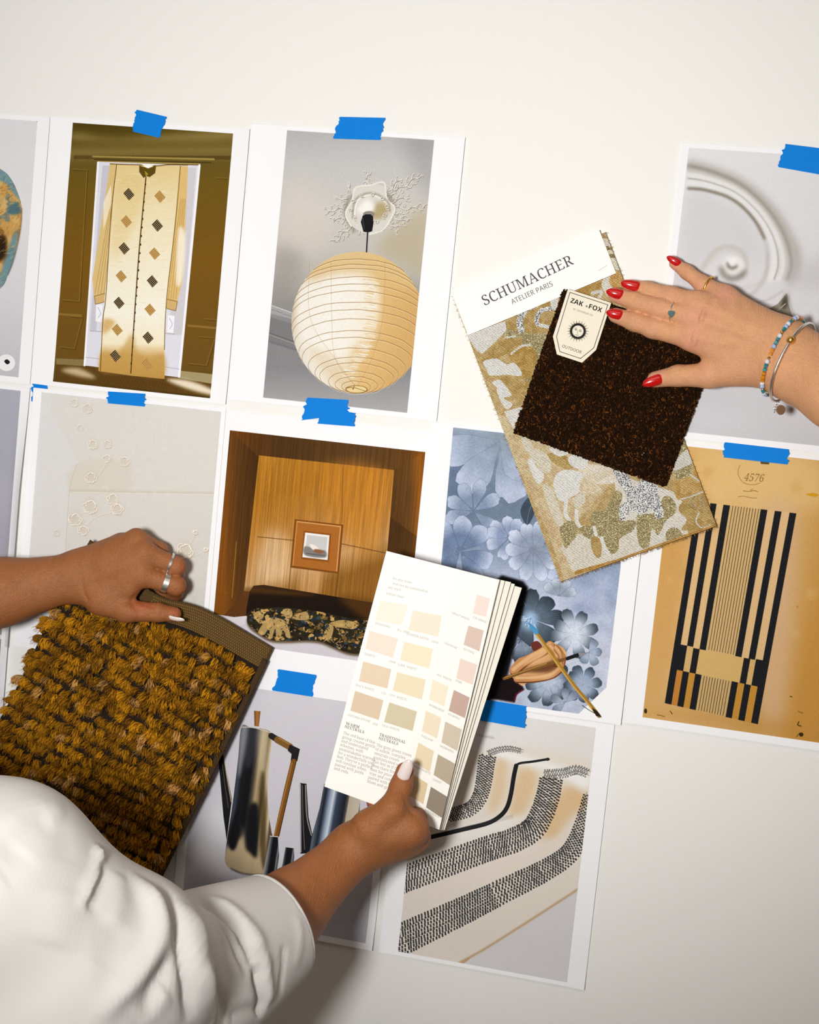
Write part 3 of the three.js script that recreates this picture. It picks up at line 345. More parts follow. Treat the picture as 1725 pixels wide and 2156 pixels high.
// striped textile design
sheet(Frame.rect(237, 453, 98.5, -181), 'print of an ochre textile design with tall black bars and fine stripes', (p, x) => {
  p.clipRect(17, 3, 186, 272); p.view(1300, 880, 2.995);
  x.fillStyle = p.lin(150, 900, 1300, 1200, [0, '#cf9e58'], [0.3, '#d6ae74'], [0.6, '#d3ab75'], [0.85, '#c99c58'], [1, '#c48f42']); x.fillRect(0, 0, 1600, 2300);
  p.blob([[480, 180], [1300, 280], [1300, 560], [900, 560], [600, 500]], 'rgba(222,188,124,.8)', 40); p.blob([[900, 700], [1130, 640], [1050, 1900], [900, 1900]], 'rgba(212,176,140,.75)', 30); p.blob([[300, 800], [420, 900], [260, 1700], [170, 1900]], 'rgba(204,152,82,.7)', 40); p.blob([[160, 1880], [1240, 2040], [1240, 1960], [600, 1850]], 'rgba(190,138,64,.6)', 26);
  const R = rng(51); for (let i = 0; i < 46; i++) { const a = 160 + R() * 1150, b = 200 + R() * 1800, s = 20 + R() * 60; p.blob([[a, b], [a + s, b + s * R()], [a + s * R(), b + s]], R() < 0.5 ? 'rgba(180,122,48,.3)' : 'rgba(230,198,140,.35)', 12); }
  const P = (u, v) => { const a = mix(502, 1127, u), b = mix(525, 607, u), c = mix(290, 887, u), d = mix(1810, 1935, u); return [mix(a, c, v), mix(b, d, v)]; };
  const bar = (u0, u1, v0, v1, col) => p.poly([P(u0, v0), P(u1, v0), P(u1, v1), P(u0, v1)], col);
  const K = '#191a1e', O = '#c08a36', G = '#cfab70';
  for (const [a, b] of [[0, 0.068], [0.135, 0.2], [0.268, 0.336], [0.645, 0.712], [0.785, 0.853], [0.932, 1]]) { bar(a, b, 0, 0.705, K); }
  bar(0.336, 0.645, 0, 0.705, 'rgba(206,172,118,.8)'); for (let i = 0; i < 10; i++) bar(0.362 + i * 0.0288, 0.362 + i * 0.0288 + 0.0058, 0, 0.7, '#3a3026');
  bar(0.2, 0.268, 0, 0.705, 'rgba(219,184,134,.8)'); bar(0.068, 0.135, 0, 0.705, 'rgba(219,184,134,.8)'); bar(0.712, 0.785, 0, 0.705, 'rgba(219,184,134,.8)'); bar(0.853, 0.932, 0, 0.705, 'rgba(219,184,134,.8)');
  bar(0, 0.138, 0.7, 0.83, K); bar(0.138, 0.205, 0.7, 0.826, G); bar(0.205, 0.272, 0.705, 0.828, K); bar(0.272, 0.738, 0.705, 0.828, '#d1ae6c'); bar(0.738, 0.805, 0.705, 0.83, K); bar(0.805, 0.862, 0.705, 0.83, G); bar(0.862, 1, 0.7, 0.835, K);
  for (const [a, b, c] of [[0, 0.072, K], [0.072, 0.135, '#bd7f35'], [0.135, 0.202, K], [0.202, 0.268, O], [0.268, 0.336, K], [0.655, 0.722, K], [0.722, 0.79, O], [0.79, 0.858, K], [0.858, 0.928, O], [0.928, 1, K]]) bar(a, b, 0.826, 1, c);
  bar(0.336, 0.655, 0.826, 1, 'rgba(198,166,110,.9)'); for (let i = 0; i < 10; i++) bar(0.362 + i * 0.029, 0.362 + i * 0.029 + 0.006, 0.828, 0.998, '#33291d');
  p.line([[775, 300], [762, 350], [790, 405], [850, 425], [900, 415]], 4, 'rgba(150,108,55,.8)'); p.text('4576', 795, 398, 66, 'rgba(120,88,48,.9)', 'serif', 0.08, 'italic', 0.85); p.line([[795, 462], [830, 466], [865, 462], [885, 468]], 5, 'rgba(125,92,52,.7)'); p.line([[765, 498], [800, 496], [840, 506], [880, 508]], 5, 'rgba(130,96,54,.6)'); p.line([[840, 458], [855, 452]], 4, 'rgba(125,92,52,.7)');
  p.poly([[902, 278], [960, 284], [955, 300], [905, 296]], '#5d4a26'); p.poly([[1186, 490], [1230, 482], [1265, 494], [1240, 506]], '#cf9a1e', true); p.poly([[1125, 1188], [1140, 1180], [1138, 1200]], '#c0882a');
  p.oval(165, 1862, 10, 16, '#3a2710'); p.line([[240, 1885], [290, 1895]], 4, '#6b4a1e'); p.line([[325, 1860], [338, 1878]], 5, '#4d3413'); p.oval(1160, 1995, 14, 13, '#3a2710'); p.line([[1130, 2010], [1150, 1985]], 4, '#4d3413'); p.line([[1145, 1915], [1138, 1935], [1158, 1942]], 7, '#4d3413'); p.line([[1090, 1755], [1102, 1758]], 6, '#4d3413'); p.line([[1140, 1850], [1170, 1860]], 6, 'rgba(90,60,25,.6)');
  x.restore(); p.grain(15, 17, 3, 186, 272);
}, lift(0.001, 0, 0.0004, 0.002), 0.0010);

// coffee pots
sheet(Frame.rect(-214, 8, -177, -456), 'print of tall polished steel coffee pots with wooden handles behind the reaching arm', (p, x) => {
  p.clipRect(10.5, 25, 214, 273); p.view(360, 1450, 3.194);
  x.fillStyle = p.lin(100, 50, 900, 1800, [0, '#d4d2da'], [0.35, '#cfccd6'], [0.7, '#cac8d3'], [1, '#bfbeca']); x.fillRect(-200, -200, 2000, 2200);
  p.blob([[180, 820], [380, 850], [360, 1150], [480, 1280], [600, 1290], [250, 1380], [130, 1200]], 'rgba(232,232,238,.85)', 34); p.blob([[120, 1250], [330, 1280], [560, 1310], [500, 1500], [100, 1500]], 'rgba(150,150,172,.7)', 36);
  p.poly([[560, 148], [604, 152], [592, 255], [562, 250]], p.lin(558, 0, 604, 0, [0, '#6e4420'], [0.5, '#a9723c'], [1, '#7a4d24']));
  p.poly([[318, 480], [352, 436], [372, 560], [408, 745], [372, 1022], [350, 860]], '#15161b'); p.line([[352, 440], [376, 600], [404, 760]], 6, '#b9a888'); p.line([[340, 470], [362, 650], [384, 800]], 4, '#5d5140');
  const pot = [[475, 256], [540, 262], [672, 296], [664, 470], [650, 640], [654, 800], [676, 960], [694, 1040], [670, 1252], [520, 1252], [420, 1225], [362, 1172], [374, 1020], [412, 780], [450, 480]];
  x.save(); p.path(pot, true); x.clip(); x.fillStyle = p.lin(380, 700, 690, 740, [0, '#3b3a3e'], [0.04, '#8f8e92'], [0.1, '#2b2c31'], [0.18, '#3a4150'], [0.26, '#15161a'], [0.44, '#0e0f13'], [0.52, '#4b4238'], [0.6, '#b09a74'], [0.68, '#8f7a58'], [0.74, '#4a3a20'], [0.8, '#cdb992'], [0.86, '#8f7c5a'], [0.95, '#d6c7a8'], [1, '#5a4a34']); x.fillRect(300, 200, 500, 1100);
  p.blob([[480, 250], [600, 265], [560, 480], [500, 520]], 'rgba(60,64,72,.6)', 10); p.blob([[470, 260], [520, 265], [470, 560], [450, 560]], 'rgba(190,190,195,.55)', 8); p.blob([[590, 270], [670, 300], [640, 700], [600, 620]], 'rgba(214,200,170,.6)', 12);
  p.blob([[350, 1090], [470, 1000], [480, 920], [500, 1010], [540, 1130], [620, 1060], [640, 1270], [350, 1260]], 'rgba(196,176,140,.95)', 10); p.blob([[385, 1060], [420, 1090], [450, 1010], [450, 800], [390, 960]], '#0d0e12', 6); p.blob([[500, 1050], [540, 1110], [580, 1120], [590, 800], [520, 800]], '#101116', 8); p.blob([[598, 640], [632, 600], [640, 1200], [600, 1100]], 'rgba(70,55,28,.8)', 6);
  x.restore(); p.line([[475, 257], [560, 262], [672, 296]], 6, '#c8c2b4'); p.soft([[400, 1215], [480, 1248], [600, 1256], [690, 1250]], 9, '#4b4640', 3);
  p.line([[676, 318], [722, 346]], 40, '#24211f'); p.line([[718, 345], [800, 392]], 46, '#7d5a28'); p.line([[728, 335], [806, 378]], 8, '#a27a40'); p.poly([[800, 375], [868, 408], [850, 490], [806, 486], [812, 440], [786, 418]], '#1f1d1d'); p.line([[826, 492], [780, 680], [712, 985]], 38, '#7c4f1d', false); p.line([[815, 500], [700, 980]], 8, '#a47439', false); p.line([[845, 480], [726, 990]], 5, '#3a2209', false);
  for (const q of [[[668, 992], [720, 996], [728, 1120], [725, 1280], [610, 1280], [640, 1140]], [[772, 1064], [828, 1070], [832, 1180], [820, 1260], [740, 1240]]]) { x.save(); p.path(q); x.clip(); const a = q[0][0]; x.fillStyle = p.lin(a - 40, 1130, a + 60, 1145, [0, '#d8d8dc'], [0.3, '#56585e'], [0.45, '#0e0f13'], [0.75, '#121318'], [0.85, '#8b8c92'], [0.93, '#2b2c30'], [1, '#c8c8cc']); x.fillRect(500, 900, 500, 500); x.restore(); p.line([q[0], q[1]], 6, '#d0d0d4'); }
  p.poly([[868, 634], [912, 640], [925, 860], [950, 975], [1000, 900], [940, 1105], [872, 1110]], '#15161b'); p.line([[905, 650], [915, 860], [945, 985]], 7, '#9c968c'); p.line([[884, 650], [890, 900], [900, 1080]], 5, '#6b675f'); p.line([[872, 640], [876, 1100]], 4, '#d4d2d2');
  x.save(); p.path([[1030, 640], [1270, 700], [1262, 860], [1100, 1100], [930, 1110], [950, 980], [1000, 800]]); x.clip(); x.fillStyle = p.lin(950, 850, 1265, 905, [0, '#26303f'], [0.1, '#5b6574'], [0.2, '#1c222d'], [0.3, '#8fa0b8'], [0.37, '#cfd8e4'], [0.45, '#39445a'], [0.62, '#1b1f29'], [0.68, '#5a5650'], [0.7, '#b8ad9a'], [0.92, '#c9bfae'], [0.95, '#3b352c'], [1, '#d8d3cc']); x.fillRect(900, 600, 500, 600); x.restore(); p.line([[1255, 718], [1290, 735], [1290, 745]], 9, '#2a2826');
  x.restore(); p.grain(14, 10.5, 25, 214, 273);
}, lift(0.0006, 0.0008, 0, 0.004), 0.0016);

// woven cloth with black dashes
sheet(Frame.rect(15, 228, -185, -457), 'print of off-white draped cloth with bands of short black stitches', (p, x) => {
  p.clipRect(19.5, 6, 195, 268); p.view(780, 1480, 3.08);
  x.fillStyle = p.lin(300, 200, 900, 1800, [0, '#e3e2e2'], [0.3, '#e0ddda'], [0.7, '#dad5d2'], [1, '#d6d3d6']); x.fillRect(0, 0, 2000, 2200);
  p.blob([[640, 320], [1440, 420], [1440, 1150], [550, 1720], [180, 1600], [240, 900], [560, 740]], 'rgba(226,217,206,.85)', 12);
  for (const [q, c] of [[[[820, 370], [890, 360], [860, 620], [770, 720], [790, 560]], 0.6], [[[960, 440], [1080, 470], [1040, 640], [970, 730], [900, 760]], 0.7], [[[1240, 560], [1380, 620], [1250, 800], [1180, 900], [1100, 920]], 0.8], [[[1330, 600], [1400, 620], [1330, 720]], 0.6]]) p.blob(q, `rgba(216,180,130,${c})`, 16);
  p.blob([[830, 300], [1100, 380], [1400, 470], [1380, 560], [1180, 450], [960, 390], [830, 350]], 'rgba(242,241,240,.9)', 12); p.blob([[240, 900], [880, 740], [930, 800], [240, 1010]], 'rgba(234,231,228,.8)', 14); p.blob([[220, 1220], [1080, 900], [1200, 930], [220, 1400]], 'rgba(227,217,208,.9)', 14);
  const band = (pts, w0, w1, rows, len, col, seed) => {
    const q = catmull(pts, false, 40), R = rng(seed); let acc = 0, d = 0; const tot = q.reduce((s, b, i) => s + (i ? Math.hypot(b[0] - q[i - 1][0], b[1] - q[i - 1][1]) : 0), 0);
    for (let i = 1; i < q.length; i++) { const s = Math.hypot(q[i][0] - q[i - 1][0], q[i][1] - q[i - 1][1]); d += s; acc += s; if (acc < len) continue; acc = 0;
      const tx = (q[i][0] - q[i - 1][0]) / s, ty = (q[i][1] - q[i - 1][1]) / s, w = mix(w0, w1, d / tot), rw = w / rows;
      for (let r = 0; r < rows; r++) { const o = -w / 2 + (r + 0.5) * rw, a = (r % 2 ? 0.5 : 0) * len + (R() - 0.5) * 3, cx = q[i][0] - ty * o + tx * a, cy = q[i][1] + tx * o + ty * a, l = rw * 0.47 * (0.8 + 0.4 * R()), sl = 0.3; p.path([[cx - ty * l - tx * l * sl, cy + tx * l - ty * l * sl], [cx + ty * l + tx * l * sl, cy - tx * l + ty * l * sl]], false, false); x.lineCap = 'butt'; x.lineWidth = len * 0.66; x.strokeStyle = col; x.stroke(); } }
    for (const f of [-0.12, 0.3]) p.line(q.map((b, i) => { const n = q[Math.min(i + 1, q.length - 1)], m = q[Math.max(i - 1, 0)], s = Math.hypot(n[0] - m[0], n[1] - m[1]) || 1, w = mix(w0, w1, i / q.length) * f; return [b[0] - (n[1] - m[1]) / s * w, b[1] + (n[0] - m[0]) / s * w]; }), 3, 'rgba(50,48,46,.7)', false);
  };
  const D = 'rgba(40,40,42,.92)';
  band([[990, 320], [900, 300], [820, 310], [770, 330]], 36, 46, 4, 15, 'rgba(70,70,72,.6)', 1); band([[765, 330], [752, 400], [735, 520], [705, 620], [640, 690], [500, 730]], 115, 90, 8, 15, D, 2);
  band([[1410, 470], [1330, 440], [1250, 460], [1130, 470]], 60, 70, 5, 14, 'rgba(70,70,72,.65)', 3); band([[1172, 480], [1150, 600], [1110, 720], [1050, 820], [930, 890], [760, 945], [500, 1040], [225, 1140], [60, 1200]], 150, 185, 8, 16, D, 4);
  band([[1425, 590], [1390, 730], [1340, 880], [1270, 990], [1120, 1090], [880, 1210], [560, 1370], [190, 1545], [20, 1620]], 100, 225, 9, 17, D, 5);
  p.line([[1145, 371], [1050, 385], [965, 396], [945, 420]], 15, '#202024'); p.line([[945, 410], [930, 480], [910, 600], [885, 680], [840, 735], [760, 780], [600, 820], [395, 868]], 28, '#1d1d22'); p.oval(1146, 371, 14, 10, '#26262a'); for (let i = 0; i < 70; i++) { const q = i / 70; p.line([[925 - 520 * q, 735 + 125 * q - 12], [920 - 520 * q, 735 + 125 * q + 14]], 2, 'rgba(90,90,95,.5)'); }
  p.blob([[1360, 1190], [950, 1470], [580, 1700], [640, 1800], [1300, 1850], [1370, 1500]], 'rgba(213,211,214,.95)', 6, false); p.soft([[1355, 1195], [1200, 1300], [950, 1465], [740, 1600], [560, 1700]], 12, 'rgba(178,140,95,.85)', 3); p.line([[560, 1700], [600, 1690], [640, 1660]], 12, 'rgba(190,158,118,.9)');
  p.soft([[700, 210], [740, 218], [800, 230]], 8, 'rgba(120,118,118,.5)', 3);
  x.restore(); p.grain(14, 18.5, 6, 196, 268);
}, lift(0.0008, 0.0012, 0, 0.0022), 0.0010);

// three sheets cut off by the left edge of the picture
sheet(Frame.rect(-640, -423, 366, 87), 'print of a rounded gold and blue tapestry cushion cut off at the upper left', (p, x) => {
  p.clipRect(6, 5, 203, 273); p.view(0, 200, 3.17);
  x.fillStyle = p.lin(0, 180, 0, 1900, [0, '#dddde2'], [0.4, '#dfdfe3'], [0.7, '#d3d3d9'], [1, '#bfbec6']); x.fillRect(-1200, 0, 1600, 2100);
  p.poly([[225, 182], [262, 183], [258, 218], [240, 200]], '#2a2a2c');
  const c = [[-500, 300], [-200, 380], [0, 500], [62, 556], [110, 650], [140, 760], [132, 900], [95, 1080], [52, 1200], [0, 1290], [-200, 1400], [-500, 1420], [-700, 900]]; x.save(); p.path(c, true); x.clip(); x.fillStyle = '#c79a55'; x.fillRect(-900, 200, 1100, 1300);
  const R = rng(61); for (let i = 0; i < 420; i++) { const a = -600 + R() * 760, b = 320 + R() * 1050, s = 12 + 42 * R(), q = []; for (let k = 0; k < 6; k++) q.push([a + Math.cos(k) * s * (0.3 + R()), b + Math.sin(k) * s * (0.3 + R())]); p.poly(q, ['rgba(205,160,92,.7)', 'rgba(188,142,74,.7)', 'rgba(92,124,132,.65)', 'rgba(214,176,112,.7)', 'rgba(150,104,48,.6)'][Math.floor(R() * 5)], true); }
  p.blob([[0, 500], [70, 560], [130, 700], [100, 680], [40, 600], [-30, 560]], '#6f929c', 5); p.blob([[40, 760], [110, 720], [132, 790], [60, 800]], '#4f6f78', 5); p.blob([[60, 1000], [110, 900], [100, 1060], [40, 1250], [0, 1290], [0, 1210]], '#6c8f98', 6); p.blob([[-60, 980], [30, 940], [40, 1060], [0, 1110], [-60, 1110]], '#2c1c0e', 8);
  for (let i = 0; i < 200; i++) { const a = -60 + R() * 190, b = 520 + R() * 740; p.line([[a, b], [a + 30 * R(), b - 24 * R()]], 3, R() < 0.5 ? 'rgba(90,60,24,.5)' : 'rgba(226,190,124,.5)'); }
  x.restore(); p.soft([[140, 760], [132, 900], [95, 1080], [52, 1200]], 6, 'rgba(70,55,45,.6)', 3);
  p.oval(42, 1785, 58, 56, '#edeef2'); p.poly([[28, 1776], [46, 1762], [66, 1780], [48, 1796]], '#1a1a1e', true);
  x.restore(); p.grain(13, 6, 5, 203, 273);
}, lift(0, 0.0006), 0.0012);
sheet(Frame.rect(-636, -422, 83, -196), 'print with a plain violet-grey field cut off at the left above the forearm', (p, x) => {
  p.clipRect(6, 4, 203, 272); p.view();
  x.fillStyle = p.lin(0, 820, 20, 1330, [0, '#b7b7c4'], [0.45, '#aeadbb'], [0.75, '#a3a2b1'], [1, '#b9b8c4']); x.fillRect(-500, 700, 700, 800);
  p.blob([[-30, 830], [60, 830], [50, 1000], [-30, 980]], 'rgba(160,162,178,.5)', 30); p.poly([[26, 1298], [36, 1299], [34, 1322], [24, 1320]], '#a4a4b4');
  x.restore(); p.grain(14, 6, 4, 203, 272);
}, (a, b) => 0.0075 * edge(1 - a, 0.07) * sm(clamp(b * 2.2, 0, 1)) + 0.0012 * edge(1 - a, 0.05), 0.0018);
sheet(Frame.rect(-638, -424, -152, -431), 'brownish grey print with a ragged white top, left of the rug sample', (p, x) => {
  p.clipRect(5, 0, 205, 270); p.view();
  x.fillStyle = p.lin(0, 1340, 0, 1700, [0, '#a5988f'], [0.4, '#b3aaa5'], [1, '#a79d98']); x.fillRect(-500, 1300, 700, 700);
  p.blob([[-40, 1355], [10, 1360], [16, 1430], [-40, 1430]], 'rgba(135,118,102,.6)', 16);
  p.poly([[-400, 1335], [40, 1340], [34, 1360], [30, 1367], [20, 1358], [14, 1352], [0, 1348], [-20, 1352], [-400, 1330]], '#e9e8ee', false);
  x.restore(); p.grain(14, 5, 0, 205, 270);
}, lift(0, 0.004, 0.001), 0.0024);

// ------------------------------------------------------------------ blue tape
{
  const crepe = grayTile(256, (a, b) => 0.5 + 0.5 * (noise(a * 90, b * 14) - 0.5) + 0.4 * (noise(a * 200, b * 60) - 0.5), 1);
  const blue = phys(0x0082e2, 0.7, { specularIntensity: 0.35, bumpMap: crepe, bumpScale: 0.00008, transparent: true, opacity: 0.95 });
  // corners tl tr br bl in pixels of the photograph; the two short ends are torn
  function tape(q, z, label, seed, lengthwise = 0) {
    const R = rng(seed), P = q.map(([a, b]) => at(a, b, z)), o = P[0].clone().add(P[2]).multiplyScalar(0.5), n = 14, ring = [];
    const run = (a, b, torn) => { for (let i = 0; i < n; i++) { const t = i / n, p = a.clone().lerp(b, t), s = torn && i ? 0.0018 * (R() - 0.5) + 0.0026 * (noise(i * 0.5, seed) - 0.5) : 0; const d = b.clone().sub(a).normalize(); p.x += -d.y * s; p.y += d.x * s; ring.push(p); } };
    run(P[0], P[1], lengthwise); run(P[1], P[2], !lengthwise); run(P[2], P[3], lengthwise); run(P[3], P[0], !lengthwise);
    const pts = ring.map((p) => new THREE.Vector2(p.x - o.x, p.y - o.y));
    const g = new THREE.ExtrudeGeometry(new THREE.Shape(pts), { depth: 0.00016, bevelEnabled: false });
    const u = g.attributes.uv; for (let i = 0; i < u.count; i++) u.setXY(i, u.getX(i) * 12, u.getY(i) * 12);
    const m = solo('masking_tape', g, blue, label, 'tape', 'pieces of blue tape'); m.position.set(o.x, o.y, z); return m;
  }
  tape([[288, 231], [351, 246], [335, 290], [280, 277]], 0.0021, 'tilted blue tape piece with a ragged right end above the gold room print', 3);
  tape([[716, 246], [811, 248], [801, 295], [702, 292]], 0.0024, 'wide blue tape piece at the top of the paper lantern print', 4);
  tape([[227, 824], [307, 829], [304, 856], [225, 849]], 0.0028, 'short blue tape strip at the bottom of the gold room print, above the plaster flowers', 5);
  tape([[648, 837], [735, 842], [733, 872], [634, 885]], 0.0026, 'upper of two overlapping blue tape pieces below the paper lantern', 6);
  tape([[676, 858], [749, 870], [746, 898], [669, 892]], 0.0029, 'lower of two overlapping blue tape pieces below the paper lantern', 7);
  tape([[68, 807], [100, 812], [97, 850], [66, 845]], 0.00035, 'thin blue tape corner peeking out between the sheets at the left edge', 8);
  tape([[1654, 303], [1760, 316], [1752, 372], [1640, 352]], 0.0020, 'blue tape piece at the upper right edge over the plaster scroll print', 9);
  tape([[1527, 931], [1661, 946], [1658, 978], [1524, 963]], 0.0024, 'long blue tape strip at the top of the ochre striped design print', 10);
  tape([[587, 1409], [666, 1421], [658, 1467], [574, 1454]], 0.0030, 'square blue tape piece beside the rug sample, above the coffee pots print', 11);
  tape([[1010, 1471], [1110, 1487], [1105, 1533], [985, 1512]], 0.0042, 'blue tape piece partly hidden by the paint chart, below the blue flower print', 12);
}
// ------------------------------------------------------------------ fabric samples and the paint chart
{ // brocade sample with a white header card
  const f = Frame.corners([953, 622], [1275, 489], [1219, 1211], 0.0036), p = new Pen(f, 5200), x = p.x, W = f.w * 1000, H = f.h * 1000;
  p.fillAll('#b0925c'); const R = rng(71);
  p.view(980, 900, 3.08);
  p.poly([[300, 0], [1000, 0], [1000, 300], [720, 620], [620, 640]], '#c0a67c');
  p.poly([[180, -80], [480, -80], [820, 960], [640, 1000], [540, 700]], '#bfa478'); const wht = '#e9e4d9', ol = '#857a52', gold = '#a58547', rib = '#d9c8ae';
  p.poly([[620, 790], [700, 690], [1000, 720], [1120, 600], [1440, 560], [1440, 700], [1100, 830], [720, 950], [690, 930]], '#dccfba');
  p.poly([[960, 300], [1380, 420], [1440, 590], [1200, 760], [1040, 700], [1000, 560]], '#dfd4c2');
  p.poly([[540, 170], [660, 190], [700, 260], [640, 270], [560, 220]], gold, true); p.poly([[760, 240], [960, 270], [960, 360], [760, 350]], rib, true);
  p.poly([[572, 380], [600, 295], [680, 276], [760, 300], [775, 370], [740, 425], [690, 450], [650, 480], [605, 470]], wht, true); p.poly([[672, 195], [720, 172], [790, 200], [790, 255], [740, 272], [680, 240]], wht, true); p.poly([[402, 222], [440, 203], [455, 250], [505, 300], [505, 345], [470, 368], [438, 320]], wht, true); p.poly([[550, 135], [620, 135], [670, 170], [610, 188], [560, 160]], wht, true);
  p.line([[655, 470], [650, 560], [675, 605]], 26, wht); p.line([[722, 540], [728, 620], [760, 660]], 24, wht);
  p.poly([[750, 440], [820, 430], [885, 400], [855, 360], [965, 292], [900, 285], [760, 330]], '#cdb895', true); p.poly([[700, 460], [760, 430], [780, 480], [730, 530], [705, 500]], '#d9ccb4', true);
  const mott = [[960, 290], [1000, 268], [1060, 310], [1100, 385], [1150, 330], [1235, 350], [1250, 430], [1285, 560], [1235, 582], [1210, 520], [1140, 565], [1090, 540], [1015, 605], [1000, 520], [1050, 450]];
  for (const q of [[[980, 410], [1020, 440], [1000, 520], [1010, 600], [1100, 600], [1090, 665], [1005, 720], [995, 790], [950, 822], [900, 790], [870, 700], [822, 640], [830, 550], [910, 530]], [[1120, 560], [1220, 550], [1290, 440], [1350, 470], [1362, 540], [1300, 600], [1250, 692], [1210, 650], [1190, 765], [1140, 772], [1115, 690]], [[615, 640], [700, 610], [730, 680], [700, 740], [645, 785]], [[740, 660], [830, 640], [860, 720], [790, 720]], [[1300, 675], [1340, 640], [1390, 660], [1400, 715], [1310, 730]], [[1340, 210], [1450, 200], [1450, 300], [1370, 330]], [[1390, 60], [1460, 60], [1470, 160], [1390, 170]]]) p.poly(q, ol, true);
  p.poly([[820, 720], [880, 730], [885, 820], [860, 850], [825, 800]], gold, true); p.line([[838, 650], [850, 700]], 22, wht); p.line([[885, 720], [905, 780], [935, 825]], 24, wht);
  p.poly(mott, '#d6d6d6', true); p.poly([[1440, 130], [1500, 150], [1470, 220], [1340, 280], [1350, 220]], '#cfc9bd', true);
  p.poly([[1390, 490], [1480, 440], [1570, 420], [1660, 610], [1500, 650], [1400, 655], [1430, 590], [1385, 540]], gold, true); p.poly([[1340, 350], [1450, 300], [1500, 190], [1560, 380], [1400, 465], [1350, 420]], '#b08a48', true);
  p.line([[1480, 440], [1460, 480], [1500, 520]], 6, '#6f6a66'); p.line([[1520, 440], [1530, 510]], 6, '#77716b'); p.line([[1510, 540], [1490, 600], [1530, 640], [1580, 620]], 9, '#c9c5be'); p.line([[1450, 300], [1520, 345], [1570, 360]], 12, '#c4beb2'); p.line([[1390, 460], [1480, 430], [1560, 395]], 10, '#c9c2b4');
  p.line([[722, 948], [980, 870], [1300, 745], [1650, 610]], 26, '#a87a35', false);
  // the part above, left of the brown sample
  p.view(960, 450, 3.194);
  p.poly([[280, 770], [400, 740], [600, 800], [560, 1000], [480, 1150], [440, 1000], [350, 830]], ol, true); p.poly([[320, 740], [500, 640], [700, 560], [650, 700], [600, 800], [420, 790]], gold, true);
  p.poly([[60, 800], [330, 720], [340, 780], [280, 840], [170, 940], [120, 900]], '#ded8cc'); p.poly([[170, 960], [280, 860], [440, 830], [420, 900], [300, 960], [190, 1000]], gold, true); p.poly([[360, 930], [470, 890], [540, 930], [530, 1060], [440, 1110], [380, 1010]], '#a57f3a', true);
  p.poly([[180, 990], [270, 970], [340, 1010], [390, 1000], [440, 1060], [430, 1090], [330, 1080], [230, 1090], [200, 1040]], '#e3ded4', true); p.poly([[240, 1130], [330, 1110], [440, 1130], [500, 1170], [490, 1210], [400, 1170], [300, 1180]], '#e3ded4', true); p.poly([[270, 1180], [350, 1170], [370, 1220], [320, 1240], [380, 1280], [330, 1310]], '#e3ded4', true); p.poly([[320, 1330], [470, 1290], [440, 1440], [380, 1440]], '#e0dace'); p.poly([[200, 1090], [330, 1090], [480, 1130], [500, 1060], [540, 1030], [480, 1250], [420, 1270], [300, 1120]], gold, true);
  p.line([[440, 780], [430, 720], [470, 640], [540, 610]], 44, '#d6d6d6'); p.line([[550, 740], [545, 700], [580, 650], [640, 640]], 30, '#d6d6d6'); p.line([[570, 750], [620, 760]], 26, '#d6d2c8'); p.line([[330, 830], [400, 820]], 12, '#cfc9bb'); p.line([[370, 940], [440, 890], [500, 880]], 14, '#cfc9bb');
  p.poly([[760, 540], [860, 490], [1000, 470], [960, 520], [880, 560], [800, 560]], '#a8803c', true); p.line([[880, 480], [990, 440], [1010, 470]], 16, '#cfcbc2'); p.line([[920, 540], [980, 530], [960, 590], [1000, 600]], 22, '#cdc8be'); p.poly([[980, 480], [1070, 400], [1150, 430], [1180, 620], [1060, 600]], '#ddd4c3', true); p.poly([[1040, 430], [1120, 390], [1160, 480], [1100, 520], [1040, 490]], '#b58a45', true); p.poly([[640, 580], [690, 560], [680, 640], [650, 640]], '#d8d4cb', true);
  p.poly([[960, 120], [1010, 120], [1170, 460], [1080, 400]], '#a08458'); for (let i = 0; i < 8; i++) p.poly([[990 + i * 11, 180 + i * 26], [1030 + i * 10, 185 + i * 26], [1035 + i * 10, 202 + i * 26], [1000 + i * 11, 206 + i * 26]], i % 3 ? (i % 2 ? '#d8cfbd' : '#6e5a38') : '#cbbda2', true);
  for (let i = 0; i < 16; i++) { const a = -240 + R() * 300, b = 300 + i * 90, q = []; for (let k = 0; k < 7; k++) q.push([a + Math.cos(k * 0.9) * (40 + 60 * R()), b + Math.sin(k * 0.9) * (24 + 46 * R())]); p.poly(q, i % 3 === 0 ? ol : i % 3 === 1 ? '#e0d8c8' : '#cdb795', true); }
  p.view(980, 900, 3.08); for (const q of [[[400, 130], [520, 170], [560, 260], [520, 300], [450, 230]], [[500, 380], [560, 400], [600, 500], [640, 620], [600, 640], [540, 520]], [[360, 60], [420, 90], [440, 160], [390, 150]]]) p.poly(q, '#d8cbb2', true);
